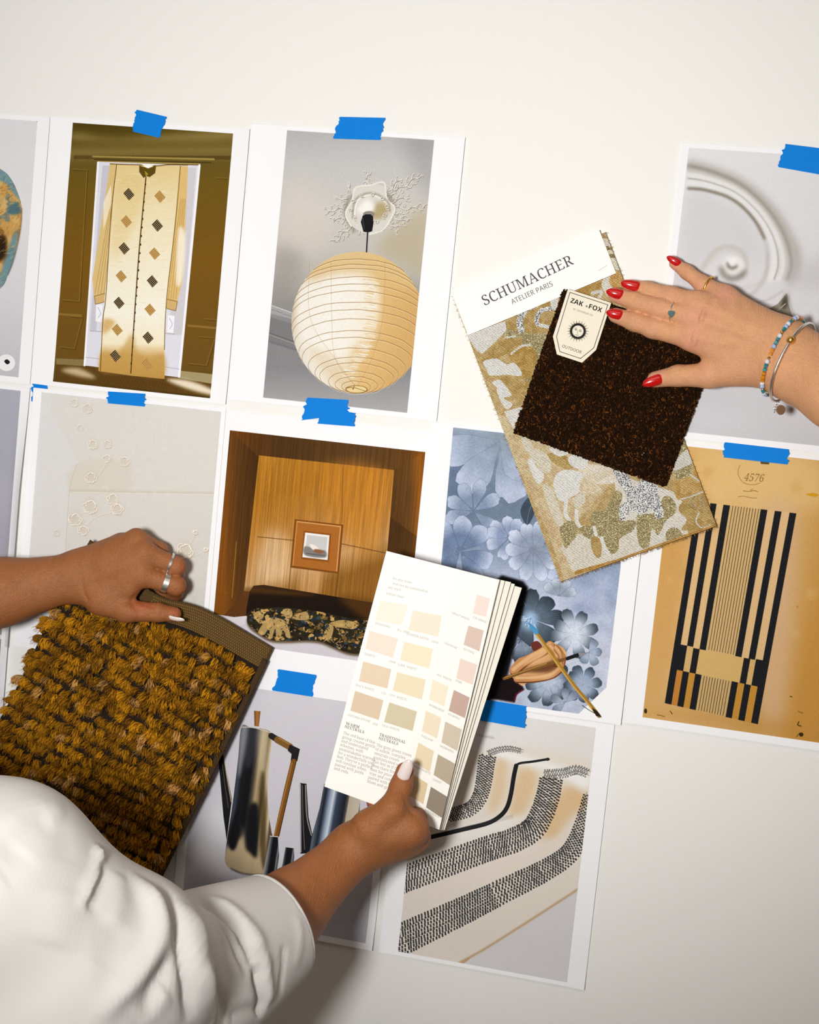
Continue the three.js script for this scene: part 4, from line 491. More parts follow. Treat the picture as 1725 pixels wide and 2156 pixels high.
  // weave: ribs across, mottled black and white threads, coloured flecks
  p.pixels((c, a, b) => {
    const l = (c[0] + c[1] + c[2]) / 3, sat = Math.max(...c) - Math.min(...c), row = Math.sin((b + 0.25 * noise(a * 0.6, b * 0.3)) * 6.283 / 1.35), col = noise(a * 2.2, b * 0.6), n = noise(a * 1.6, b * 3.1, 4);
    let k = 0.99 + 0.3 * row + 0.3 * (n - 0.5) + 0.16 * (col - 0.5);
    if (sat < 40 && l > 185) { const m = noise(a * 1.7, b * 2.1, 8); if (sat < 4) k *= m > 0.56 ? 0.42 : 1.12; else if (row < -0.45) k *= 0.74; else k *= 1.04; }
    else if (sat < 62 && l < 130) { const m = noise(a * 2.1, b * 2.1, 3); k *= 0.72 + 0.7 * m; if (m > 0.72) { c[0] += 46; c[1] += 44; c[2] += 40; } if (m < 0.25) c[0] += 24; }
    else if (row > 0.55 && noise(a * 0.25, b * 0.25, 5) > 0.45) { c[0] += 26; c[1] += 31; c[2] += 36; }
    const g = (c[0] + c[1] + c[2]) / 3; for (let i = 0; i < 3; i++) c[i] = (c[i] * 0.86 + g * 0.14) * k;
  });
  const t = thing('fabric_sample', 'gold and white brocade fabric sample with a white lettered header card', 'fabric sample', f.point(W / 2000, H / 2000));
  const o = t.position;
  const bump = canvas(p.c.width, p.c.height); { const bx = bump.getContext('2d'); bx.filter = 'grayscale(1) contrast(0.8)'; bx.drawImage(p.c, 0, 0); }
  const wav = (a, b) => 0.0008 * noise(a * 3, b * 5) + 0.004 * edge(1 - b, 0.1) * a;
  part('fabric', shift(slab(f, 0.0014, wav, 40, 70), o), phys(0xffffff, 0.9, { specularIntensity: 0.4, map: texture(p.c), bumpMap: texture(bump, false), bumpScale: 0.0003 }), t);
  // loose threads along the cut edges
  const th = []; const fr = rng(75);
  for (let i = 0; i < 420; i++) { const s = fr() < 0.6, e = fr(), a = s ? e : fr() < 0.5 ? 0 : 1, b = s ? 1 : e, q = f.point(a * f.w, b * f.h, wav(a, b) + 0.0007), l = 0.0012 + fr() * 0.002, d = s ? f.v.clone() : f.u.clone().multiplyScalar(a ? 1 : -1); d.addScaledVector(s ? f.u : f.v, (fr() - 0.5) * 1.6).normalize(); th.push(new THREE.CylinderGeometry(0.00012, 0.00018, l, 3, 1).applyQuaternion(new THREE.Quaternion().setFromUnitVectors(V(0, 1, 0), d)).translate(q.x + d.x * l * 0.4 - o.x, q.y + d.y * l * 0.4 - o.y, q.z - o.z)); }
  const m = part('frayed_threads', mergeGeometries(th), std(0xa27c3c, 0.9), t); m.userData.kind = 'stuff';
  // header card
  const c = Frame.corners([951, 617], [1262, 484], [989, 705], 0.0060), q = new Pen(c, 6500); q.fillAll('#fbfaf8'); q.view(960, 450, 3.194);
  q.text('SCHUMACHER', 190, 622, 97, '#514b4d', 'serif', -0.437, '', 0.985); q.text('ATELIER PARIS', 380, 610, 47, '#5d575a', 'sans-serif', -0.43, '', 1.0); q.line([[958, 384], [1012, 350]], 3, '#b9b4b4', false);
  part('header_card', shift(slab(c, 0.0005, (a, b) => 0.0004 * Math.sin(a * 9) * a + 0.0008 * edge(1 - b, 0.15), 20, 10), o), phys(0xffffff, 0.8, { specularIntensity: 0.3, map: texture(q.c) }), t, 'white header card with grey lettering');
}
{ // brown looped-wool sample with a cream label
  const f = Frame.corners([1190, 612], [1510, 720], [1091, 910], 0.0062), t = thing('fabric_sample', 'dark brown looped wool fabric sample with a cream sun label, under the fingers', 'fabric sample', f.point(f.w / 2, f.h / 2)), o = t.position;
  const top = 0.0042, R = rng(81);
  part('fabric', shift(slab(f, top, (a, b) => 0.0006 * noise(a * 60, b * 55) - 0.0006 * Math.max(edge(a, 0.03), edge(1 - a, 0.03), edge(b, 0.03), edge(1 - b, 0.03)), 90, 84), o), phys(0x1e1108, 1, { specularIntensity: 0.1 }), t);
  const loop = new THREE.TorusGeometry(0.00105, 0.00042, 4, 7, 4.6), N = 13000, im = new THREE.InstancedMesh(loop, phys(0xffffff, 1, { specularIntensity: 0.15 }), N), M = new THREE.Matrix4(), Q = new THREE.Quaternion(), E = new THREE.Euler(), col = new THREE.Color();
  for (let i = 0; i < N; i++) {
    let a = R(), b = R(); if (i % 9 === 0) { const e = R(); [a, b] = [[e, -0.004], [e, 1.006], [-0.004, e], [1.006, e]][Math.floor(R() * 4)]; }
    const q = f.point(a * f.w, b * f.h, 0).sub(o); q.x += (R() - 0.5) * 0.001; q.z = f.z - o.z + (a < 0 || b < 0 || a > 1 || b > 1 ? R() * top : top + 0.0002 + 0.0006 * R());
    Q.setFromEuler(E.set(R() * 6.28, R() * 6.28, R() * 6.28)); const s = 0.7 + 0.75 * R(); M.compose(q, Q, V(s, s, s)); im.setMatrixAt(i, M);
    const k = R(), n = noise(a * 34, b * 30, 6); col.set(k < 0.56 ? 0x241509 : k < 0.82 ? 0x38200e : n > 0.45 ? 0x6e3f18 : 0x4a2a11); col.multiplyScalar(0.8 + 0.5 * R()); im.setColorAt(i, col);
  }
  im.name = 'looped_pile'; im.userData.kind = 'stuff'; shadows(im); t.add(im);
  part('lint_thread', new THREE.TubeGeometry(new THREE.CatmullRomCurve3([[1352, 958], [1356, 954], [1358, 952]].map(([a, b]) => at(a, b, 0.0118).sub(o))), 6, 0.0003, 4), std(0xd8d2c8, 0.8), t, 'short white lint thread');
  // label
  const z = 0.0131, lf = Frame.corners([1196, 609], [1289, 638], [1143, 766], z), pts = [[755, 506], [1046, 600], [944, 916], [850, 1002], [680, 946], [654, 826]].map(([a, b]) => lf.to(960 + a / 3.194, 450 + b / 3.194));
  const q = new Pen(lf, 9000); q.fillAll('#efe7d4'); const x = q.x; q.view(960, 450, 3.194);
  q.path([[768, 532], [1022, 614], [929, 902], [840, 974], [700, 927], [678, 826]]).x.strokeStyle = '#2b2723'; x.lineWidth = 4; x.stroke();
  const ang = 0.312;
  q.text('ZAK', 768, 598, 44, '#1f1c1a', 'sans-serif', ang, 'bold', 1.1); q.text('+', 868, 632, 34, '#1f1c1a', 'sans-serif', ang, 'bold'); q.text('FOX', 888, 636, 44, '#1f1c1a', 'sans-serif', ang, 'bold', 1.12);
  q.text('N°. EPORROP OS', 787, 648, 17.5, '#77706a', 'sans-serif', ang, '', 1.06); q.text('OUTDOOR', 712, 897, 28, '#3a3531', 'sans-serif', 0.33, '', 1.05);
  for (let i = 0; i < 44; i++) { const a = i / 44 * 6.283, r = i % 2 ? 62 : 76, w = 0.075; q.poly([[822 + Math.cos(a - w) * 44, 790 + Math.sin(a - w) * 44], [822 + Math.cos(a) * r, 790 + Math.sin(a) * r], [822 + Math.cos(a + w) * 44, 790 + Math.sin(a + w) * 44]], '#24211e'); }
  q.oval(822, 790, 53, 53, '#24211e'); q.oval(822, 790, 38, 38, '#efe7d4'); x.strokeStyle = '#3a352f'; x.lineWidth = 2; for (const [a, b] of [[808, 780], [838, 790]]) { x.beginPath(); x.ellipse(a, b, 7, 4, ang, 0, 7); x.stroke(); q.oval(a, b, 2, 2, '#3a352f'); q.line([[a - 8, b - 8], [a + 1, b - 11], [a + 8, b - 6]], 2, '#3a352f'); } q.line([[822, 784], [818, 802], [824, 804]], 2, '#3a352f'); q.line([[806, 811], [815, 817], [827, 816]], 2.5, '#3a352f'); for (let i = 0; i < 14; i++) { const a = i / 14 * 6.283; q.line([[822 + Math.cos(a) * 30, 790 + Math.sin(a) * 30], [822 + Math.cos(a) * 35, 790 + Math.sin(a) * 35]], 1.5, '#6a645c'); }
  const g = new THREE.ExtrudeGeometry(new THREE.Shape(pts.map(([a, b]) => new THREE.Vector2(a, -b))), { depth: 0.0007, bevelEnabled: false }), uv = g.attributes.uv, ps = g.attributes.position;
  for (let i = 0; i < uv.count; i++) uv.setXY(i, clamp(ps.getX(i) / lf.w, 0.002, 0.998), clamp(1 + ps.getY(i) / lf.h, 0.002, 0.998));
  g.applyMatrix4(new THREE.Matrix4().makeBasis(lf.u, lf.v.clone().negate(), V(0, 0, 1))).translate(lf.o.x - o.x, lf.o.y - o.y, z - o.z);
  part('label', g, phys(0xffffff, 0.8, { specularIntensity: 0.3, map: texture(q.c) }), t, 'cream shield-shaped label with a sun face');
}
{ // rug sample: woven base and header strip, rows of shaggy loops
  const TL = [190, 1134], TR = [576, 1364], BL = [-118, 1745], BR = [312, 1905], HZ = [0.022, 0.010, 0.060, 0.034];
  const P = (u, v, lifted = 0) => {
    const dip = Math.exp(-(((u - 0.34) / 0.2) ** 2)) * Math.exp(-((v / 0.16) ** 2)), belly = Math.sin(v * Math.PI) * 0.006 * (1 - u);
    const px = mix(mix(TL[0], TR[0], u), mix(BL[0], BR[0], u), v) - 6 * Math.exp(-((u / 0.12) ** 2)) * Math.sin(v * 9) * (1 - v), py = mix(mix(TL[1], TR[1], u), mix(BL[1], BR[1], u), v) + dip * 34;
    const h = mix(mix(HZ[0], HZ[1], u), mix(HZ[2], HZ[3], u), v) + dip * 0.010 + belly + 0.003 * Math.sin(u * 5 + v * 7);
    return at(px, py, h + lifted);
  };
  const t = thing('rug_sample', 'shaggy golden brown rug sample with a woven header, gripped by a fist', 'rug sample', P(0.5, 0.5)), o = t.position.clone();
  const skin = (u0, u1, v0, v1, z0, z1, nu, nv, bulge = 0) => {
    const pos = [], uv = [], idx = [], n = (nu + 1) * (nv + 1), id = (i, j) => j * (nu + 1) + i;
    for (const s of [1, 0]) for (let j = 0; j <= nv; j++) for (let i = 0; i <= nu; i++) { const a = i / nu, b = j / nv, q = P(mix(u0, u1, a), mix(v0, v1, b), (s ? z1 : z0) + (s ? bulge * (1 - Math.max(edge(a, 0.5), edge(1 - a, 0.5)) ** 2) : 0)).sub(o); pos.push(q.x, q.y, q.z); uv.push(mix(u0, u1, a) * 0.18, mix(v0, v1, b) * 0.25); }
    const q4 = (a, b, c, d) => idx.push(a, b, c, a, c, d);
    for (let j = 0; j < nv; j++) for (let i = 0; i < nu; i++) { q4(id(i, j), id(i, j + 1), id(i + 1, j + 1), id(i + 1, j)); q4(n + id(i, j), n + id(i + 1, j), n + id(i + 1, j + 1), n + id(i, j + 1)); }
    for (let i = 0; i < nu; i++) { q4(id(i, 0), id(i + 1, 0), n + id(i + 1, 0), n + id(i, 0)); q4(id(i + 1, nv), id(i, nv), n + id(i, nv), n + id(i + 1, nv)); }
    for (let j = 0; j < nv; j++) { q4(id(0, j + 1), id(0, j), n + id(0, j), n + id(0, j + 1)); q4(id(nu, j), id(nu, j + 1), n + id(nu, j + 1), n + id(nu, j)); }
    const g = new THREE.BufferGeometry(); g.setAttribute('position', new THREE.Float32BufferAttribute(pos, 3)); g.setAttribute('uv', new THREE.Float32BufferAttribute(uv, 2)); g.setIndex(idx); g.computeVertexNormals(); return g;
  };
  const weave = grayTile(128, (a, b) => 0.5 + 0.25 * Math.sin(a * 6.283 * 16) * Math.sin(b * 6.283 * 16) + 0.2 * noise(a * 50, b * 50), 14);
  part('backing', skin(0, 1, 0.085, 1, 0, 0.005, 40, 50), std(0x1a0e02, 1, { bumpMap: weave, bumpScale: 0.0006 }), t);
  part('header_strip', skin(0, 1, 0, 0.09, 0, 0.0042, 60, 8), std(0x4e3710, 0.9, { bumpMap: weave, bumpScale: 0.0009 }), t, 'flat woven brown header strip');
  part('edge_binding', skin(0.975, 1.004, 0.05, 1, -0.001, 0.0075, 6, 60), std(0x3d290c, 0.95, { bumpMap: weave, bumpScale: 0.0008 }), t, 'dark brown bound edge');
  const R = rng(91), frame = (u, v) => { const q = P(u, v), du = P(u + 0.01, v).sub(q).normalize(), dv = P(u, v + 0.01).sub(q).normalize(); return [q, du, dv, du.clone().cross(dv).negate().normalize()]; };
  { // little stitches in the header
    const g = [], N = 60; for (let r = 0; r < 9; r++) for (let i = 0; i < N; i++) { const u = 0.36 + (i + (r % 2) * 0.5) / N * 0.635, v = 0.008 + r * 0.0088, [q, du, dv, n] = frame(u, v), s = new THREE.SphereGeometry(0.00105, 6, 4).scale(0.55, 1.1, 0.65); s.applyMatrix4(new THREE.Matrix4().makeBasis(du, dv.negate(), n)).translate(q.x - o.x + n.x * 0.0045, q.y - o.y + n.y * 0.0045, q.z - o.z + n.z * 0.0045); g.push(s); }
    const m = part('header_stitches', mergeGeometries(g), std(0x8f6d2c, 0.5), t); m.userData.kind = 'stuff';
  }
  // shaggy loops: a few variants of a tuft, a bundle of bent yarn ends
  const tuft = (seed) => {
    const r = rng(seed), g = [];
    for (let k = 0; k < 8; k++) { // plump yarn loops, leaning over
      const sx = (k % 4 - 1.5) * 0.0014 + (r() - 0.5) * 0.0012, sy = (k < 4 ? 0.0014 : -0.0012) + (r() - 0.5) * 0.001, H = 0.0058 + 0.0042 * r(), L = 0.0026 + 0.0026 * r(), w = (r() - 0.5) * 0.0034;
      const c = new THREE.CatmullRomCurve3([V(sx, sy + 0.0008, 0), V(sx + w * 0.4, sy + 0.0012, H * 0.6), V(sx + w, sy - L * 0.35, H), V(sx + w * 1.2, sy - L * 0.9, H * 0.72), V(sx + w * 0.7, sy - L * 0.7, H * 0.25)]);
      g.push(new THREE.TubeGeometry(c, 9, 0.0007 + 0.0003 * r(), 5));
    }
    for (let k = 0; k < 34; k++) { // fuzz
      const a = r() * 6.283, d = 0.0040 * Math.sqrt(r()), sx = Math.cos(a) * d, sy = Math.sin(a) * d, c = new THREE.QuadraticBezierCurve3(V(sx, sy, 0.002), V(sx + (r() - 0.5) * 0.003, sy - 0.001, 0.008), V(sx + (r() - 0.5) * 0.006, sy - 0.003 - 0.004 * r(), 0.007 + 0.003 * r()));
      g.push(new THREE.TubeGeometry(c, 4, 0.00016, 3));
    }
    return mergeGeometries(g);
  };
  const rows = 26, cols = 38, list = [];
  for (let j = 0; j < rows; j++) for (let i = 0; i < cols; i++) list.push([(i + 0.5 + (R() - 0.5) * 0.6) / cols * 0.975, 0.098 + (j + (R() - 0.5) * 0.26 + 0.22 * Math.sin(i * 0.4 + j * 1.7)) / rows * 0.9]);
  for (let v = 0; v < 5; v++) {
    const mine = list.filter((_, k) => k % 5 === v), im = new THREE.InstancedMesh(tuft(500 + v), phys(0xffffff, 0.85, { specularIntensity: 0.4 }), mine.length), M = new THREE.Matrix4(), S = new THREE.Matrix4(), C = new THREE.Color();
    mine.forEach(([u, w], k) => {
      const [q, du, dv, n] = frame(u, w), spin = (R() - 0.5) * 1.1, a = du.clone().multiplyScalar(Math.cos(spin)).addScaledVector(dv, -Math.sin(spin)), b = n.clone().cross(a);
      const lean = (R() - 0.5) * 0.5, e = n.clone().addScaledVector(a, lean + (u > 0.93 ? 0.3 : u < 0.05 ? -0.5 : 0)).normalize();
      M.makeBasis(a, b, e).setPosition(q.x - o.x + n.x * 0.0042, q.y - o.y + n.y * 0.0042, q.z - o.z + n.z * 0.0042); const s = 0.74 + 0.42 * R(); im.setMatrixAt(k, M.multiply(S.makeScale(s, s, 0.75 + 0.6 * R())));
      const c = R(); C.set(c < 0.07 ? 0xb8894a : c < 0.4 ? 0xae780c : c < 0.8 ? 0x96650a : 0x764e06).multiplyScalar(0.8 + 0.6 * R()); im.setColorAt(k, C);
    });
    im.name = v ? 'looped_pile_00' + v : 'looped_pile'; im.userData.kind = 'stuff'; shadows(im); t.add(im);
  }
}
{ // paint chart: a folded booklet of colour swatches
  const TL = [814, 1160], FT = [962, 1198], TR = [1052, 1221], BL = [683, 1656], FB = [826, 1708], BR = [925, 1747];
  const hT = [0.064, 0.069, 0.062], hB = [0.088, 0.092, 0.084];
  const c = canvas(1300, 2040), x = c.getContext('2d'), KU = 1300 / 246, KV = 2040 / 515, split = 152 * KU;
  x.fillStyle = '#fbf9f4'; x.fillRect(0, 0, 1300, 2040);
  const setup = (o, u, v, off, wu) => { // photo pixels -> canvas for one panel
    const a = u[0] - o[0], b = u[1] - o[1], d = v[0] - o[0], e = v[1] - o[1], det = a * e - b * d, A = e / det * wu, C = -d / det * wu, B = -b / det * 2040, D = a / det * 2040, s = 2.994;
    const E = off - A * o[0] - C * o[1], F = -B * o[0] - D * o[1]; x.setTransform(A / s, B / s, C / s, D / s, E + A * 640 + C * 1140, F + B * 640 + D * 1140);
  };
  const poly = (q, col) => { x.beginPath(); q.forEach((e, i) => i ? x.lineTo(...e) : x.moveTo(...e)); x.closePath(); x.fillStyle = '#' + new THREE.Color(col).lerp(new THREE.Color('#f7f3ea'), 0.1).getHexString(); x.fill(); };
  const text = (s, X, Y, size, col, a, w = '', sx = 1) => { x.save(); x.translate(X, Y); x.rotate(a); x.scale(sx, 1); x.font = `${w} ${size}px serif`; x.fillStyle = col; x.fillText(s, 0, 0); x.restore(); };
  setup([814, 1160], [962, 1198], [683, 1656], 0, split);
  const G = '#9b958c', A = 0.23;
  for (const [q, col] of [[[[484, 372], [660, 398], [622, 524], [448, 496]], '#f1ebdd'], [[[690, 430], [874, 460], [852, 590], [664, 552]], '#f0e3cf'], [[[414, 562], [598, 606], [566, 726], [388, 676]], '#eedfd0'], [[[636, 624], [820, 664], [796, 784], [612, 738]], '#efe3c4'], [[[376, 754], [556, 796], [532, 916], [348, 878]], '#e2cdaf'], [[[594, 812], [776, 852], [752, 974], [566, 926]], '#e8dcb9'], [[[324, 940], [508, 990], [478, 1112], [294, 1064]], '#d9c2a4'], [[[546, 1000], [722, 1048], [696, 1168], [512, 1122]], '#cfc3a1']]) poly(q, col);
  for (const [s, X, Y] of [['for any room', 560, 236], ['and can be combined in', 560, 268], ['any style', 530, 292], ['colour chart', 520, 330], ['POINTING', 450, 520], ['No. 2003', 590, 556], ['SLIPPER SATIN', 650, 580], ['2004', 806, 622], ['DIMITY', 380, 712], ['2008', 540, 752], ['LIME WHITE', 596, 770], ['JOA’S WHITE', 326, 908], ['226', 490, 948], ['OFF WHITE', 546, 960], ['OXFORD STONE', 276, 1096], ['264', 438, 1140], ['OLD WHITE', 500, 1148]]) text(s, X, Y, 19, s[0] < 'Z' ? '#b0aaa0' : '#a9a49b', A, '', 1.05);
  text('WARM', 264, 1152, 25, '#7d776e', A, 'bold', 1.05); text('NEUTRALS', 256, 1172, 25, '#7d776e', A, 'bold', 0.95);
  ['The red base of this', 'group creates gentle', 'and understated', 'schemes, with', 'unmistakable warmth', 'for a wonderfully cosy', 'feel. They’re a perfect', 'soft contrast when', 'paired with pinks', 'and reds.'].forEach((s, i) => text(s, 248 - i * 6.6, 1212 + i * 24.6, 25, G, A, '', 0.92));
  text('TRADITIONAL', 482, 1208, 25, '#7d776e', A, 'bold', 0.95); text('NEUTRALS', 476, 1230, 25, '#7d776e', A, 'bold', 0.95);
  ['The grey green tones', 'of subtle, complex', 'neutrals create', 'sophisticated schemes', 'that feel as if they have', 'been there forever.', 'Best for pure whites', 'trim and contrasts', 'paired with warm', 'blues and greens.'].forEach((s, i) => text(s, 464 - i * 6.4, 1272 + i * 25, 25, G, A, '', 0.92));
  setup([962, 1198], [1053, 1221], [826, 1708], split, 1300 - split);
  for (const [q, col] of [[[[1092, 332], [1176, 356], [1146, 470], [1064, 448]], '#f1ddd4'], [[[1036, 524], [1132, 552], [1102, 680], [1004, 642]], '#d8beb1'], [[[982, 728], [1088, 762], [1056, 884], [956, 850]], '#ecd6ca'], [[[940, 922], [1036, 962], [1004, 1088], [906, 1050]], '#c2a092'], [[[812, 866], [908, 904], [878, 1028], [788, 990]], '#f2e8cf'], [[[768, 1062], [860, 1098], [832, 1226], [742, 1190]], '#eedfc3'], [[[884, 1118], [984, 1158], [952, 1290], [858, 1246]], '#cfc0a9'], [[[720, 1262], [812, 1304], [784, 1432], [690, 1386]], '#e8d6b3'], [[[836, 1320], [936, 1366], [902, 1498], [806, 1446]], '#b2a388'], [[[678, 1456], [770, 1504], [740, 1632], [654, 1584]], '#dcc79c'], [[[788, 1520], [884, 1568], [852, 1700], [756, 1648]], '#857763']]) poly(q, col);
  for (const [s, X, Y] of [['GREAT WHITE', 930, 452], ['CALAMINE', 1064, 476], ['PEIGNOIR', 884, 642], ['SETTING', 1000, 672], ['ALL WHITE', 836, 838], ['PINK', 950, 868], ['WIMBORNE', 784, 1028], ['SULKING', 900, 1074], ['TALLOW', 736, 1222], ['SKIMMING', 846, 1272], ['NEW WHITE', 690, 1412], ['LIGHT', 800, 1478], ['NEUTRALS', 746, 1668]]) text(s, X, Y, 17, '#a49d94', 0.36, '', 1.0);
  const group = thing('paint_chart', 'folded paint chart booklet of beige and cream swatches held up by a hand', 'booklet', at(860, 1450, 0.08)), o = group.position.clone();
  const leaf = (cols, thick, tex) => { // cols: [[top px, top h], [bottom px, bottom h], u]
    const pos = [], uv = [], idx = [], nv = 12, nu = cols.length - 1, n = (nu + 1) * (nv + 1), id = (i, j) => j * (nu + 1) + i;
    for (const s of [1, 0]) for (let j = 0; j <= nv; j++) for (const [a, ha, b, hb, u] of cols) { const t = j / nv, q = at(mix(a[0], b[0], t), mix(a[1], b[1], t), mix(ha, hb, t)).sub(o); pos.push(q.x, q.y, q.z - (1 - s) * thick); uv.push(s && tex ? u : 0.01, s && tex ? 1 - t : 0.99); }
    const q4 = (a, b, c2, d) => idx.push(a, b, c2, a, c2, d);
    for (let j = 0; j < nv; j++) for (let i = 0; i < nu; i++) { q4(id(i, j), id(i, j + 1), id(i + 1, j + 1), id(i + 1, j)); q4(n + id(i, j), n + id(i + 1, j), n + id(i + 1, j + 1), n + id(i, j + 1)); }
    for (let i = 0; i < nu; i++) { q4(id(i, 0), id(i + 1, 0), n + id(i + 1, 0), n + id(i, 0)); q4(id(i + 1, nv), id(i, nv), n + id(i, nv), n + id(i + 1, nv)); }
    for (let j = 0; j < nv; j++) { q4(id(0, j + 1), id(0, j), n + id(0, j), n + id(0, j + 1)); q4(id(nu, j), id(nu, j + 1), n + id(nu, j + 1), n + id(nu, j)); }
    const g = new THREE.BufferGeometry(); g.setAttribute('position', new THREE.Float32BufferAttribute(pos, 3)); g.setAttribute('uv', new THREE.Float32BufferAttribute(uv, 2)); g.setIndex(idx); const e = g.toNonIndexed(); e.computeVertexNormals(); return e;
  };
  const mat = phys(0xffffff, 0.8, { specularIntensity: 0.3, map: texture(c) }), cream = std(0xf3eee2, 0.6), w = 152 / 246;
  part('cover_page', leaf([[TL, hT[0], BL, hB[0], 0], [FT, hT[1], FB, hB[1], w], [TR, hT[2], BR, hB[2], 1]], 0.0006, true), mat, group, 'printed page of small colour swatches');
  [[1063, 1223, 927, 1747, 0], [1076, 1226, 929, 1747.5, 1], [1084, 1230, 932, 1748, 2], [1099, 1238, 936, 1748, 3]].forEach(([a, b, d, e, k]) =>
    part(k ? 'page_00' + k : 'page', leaf([[[TL[0] + 10, TL[1] + 6], hT[0] - 0.006 - k * 0.003, [BL[0] + 16, BL[1] + 4], hB[0] - 0.006 - k * 0.003, 0], [[FT[0] + 12, FT[1] + 5], hT[1] - 0.006 - k * 0.0035, [FB[0] + 6, FB[1] + 1], hB[1] - 0.006 - k * 0.003, w], [[a, b], 0.054 - k * 0.005, [d, e], 0.078 - k * 0.004, 1]], k % 2 ? 0.0014 : 0.0009, false), cream, group));
}
// ------------------------------------------------------------------ bodies: tapered bones joined smoothly, meshed as one surface
const smin = (a, b, k) => { const h = Math.max(k - Math.abs(a - b), 0) / k; return Math.min(a, b) - h * h * k * 0.25; };
// bone from [p, r] to [p, r]; flat < 1 thins it along the wall normal
function bone(a, ra, b, rb, flat = 1) { const d = b.clone().sub(a); return { a, d, ra, rb, flat, l2: Math.max(d.lengthSq(), 1e-9) }; }
function dBone(q, x, y, z) {
  const { a, d, ra, rb, flat, l2 } = q, px = x - a.x, py = y - a.y, pz = z - a.z, t = clamp((px * d.x + py * d.y + pz * d.z) / l2, 0, 1), ex = px - d.x * t, ey = py - d.y * t, ez = (pz - d.z * t) / flat;
  return (Math.sqrt(ex * ex + ey * ey + ez * ez) - (ra + (rb - ra) * t)) * (flat < 1 ? flat * 0.5 + 0.5 : 1);
}
const chainOf = (list) => list.slice(1).map((q, i) => bone(at(list[i][0], list[i][1], list[i][2]), list[i][3] / 1000, at(q[0], q[1], q[2]), q[3] / 1000, q[4] ?? 1));
function field(palm, chains, kp = 0.012, kf = 0.004, kj = 0.007) {
  return (x, y, z) => {
    let s = 1e9; for (const b of palm) s = smin(s, dBone(b, x, y, z), kp);
    let m = s; for (const c of chains) { let f = 1e9; for (const b of c) f = smin(f, dBone(b, x, y, z), kf); m = Math.min(m, smin(s, f, kj)); }
    return m;
  };
}
// surface nets over a box
function nets(f, lo, hi, c) {
  const [nx, ny, nz] = [0, 1, 2].map((i) => Math.ceil((hi[i] - lo[i]) / c) + 1), g = new Float32Array(nx * ny * nz), id = (i, j, k) => (k * ny + j) * nx + i, B = 4;
  for (let k = 0; k < nz; k += B) for (let j = 0; j < ny; j += B) for (let i = 0; i < nx; i += B) {
    const m = f(lo[0] + (i + 1.5) * c, lo[1] + (j + 1.5) * c, lo[2] + (k + 1.5) * c), far = Math.abs(m) > c * 5;
    for (let w = k; w < Math.min(k + B, nz); w++) for (let v = j; v < Math.min(j + B, ny); v++) for (let u = i; u < Math.min(i + B, nx); u++) g[id(u, v, w)] = far ? m : f(lo[0] + u * c, lo[1] + v * c, lo[2] + w * c);
  }
  const vi = new Int32Array(nx * ny * nz).fill(-1), pos = [], idx = [], off = [[0, 0, 0], [1, 0, 0], [0, 1, 0], [1, 1, 0], [0, 0, 1], [1, 0, 1], [0, 1, 1], [1, 1, 1]], ed = [[0, 1], [2, 3], [4, 5], [6, 7], [0, 2], [1, 3], [4, 6], [5, 7], [0, 4], [1, 5], [2, 6], [3, 7]], val = new Float32Array(8);
  for (let k = 0; k < nz - 1; k++) for (let j = 0; j < ny - 1; j++) for (let i = 0; i < nx - 1; i++) {
    let m = 0; for (let q = 0; q < 8; q++) { val[q] = g[id(i + off[q][0], j + off[q][1], k + off[q][2])]; if (val[q] < 0) m++; }
    if (m === 0 || m === 8) continue;
    let sx = 0, sy = 0, sz = 0, n = 0;
    for (const [p, q] of ed) if ((val[p] < 0) !== (val[q] < 0)) { const t = val[p] / (val[p] - val[q]); sx += off[p][0] + (off[q][0] - off[p][0]) * t; sy += off[p][1] + (off[q][1] - off[p][1]) * t; sz += off[p][2] + (off[q][2] - off[p][2]) * t; n++; }
    vi[id(i, j, k)] = pos.length / 3; pos.push(lo[0] + (i + sx / n) * c, lo[1] + (j + sy / n) * c, lo[2] + (k + sz / n) * c);
  }
  const quad = (a, b, d, e, flip) => { if (a < 0 || b < 0 || d < 0 || e < 0) return; flip ? idx.push(a, e, d, a, d, b) : idx.push(a, b, d, a, d, e); };
  for (let k = 1; k < nz - 1; k++) for (let j = 1; j < ny - 1; j++) for (let i = 1; i < nx - 1; i++) {
    const s = g[id(i, j, k)] < 0;
    if (s !== g[id(i + 1, j, k)] < 0) quad(vi[id(i, j - 1, k - 1)], vi[id(i, j, k - 1)], vi[id(i, j, k)], vi[id(i, j - 1, k)], !s);
    if (s !== g[id(i, j + 1, k)] < 0) quad(vi[id(i - 1, j, k - 1)], vi[id(i - 1, j, k)], vi[id(i, j, k)], vi[id(i, j, k - 1)], !s);
    if (s !== g[id(i, j, k + 1)] < 0) quad(vi[id(i - 1, j - 1, k)], vi[id(i, j - 1, k)], vi[id(i, j, k)], vi[id(i - 1, j, k)], !s);
  }
  return { pos, idx };
}
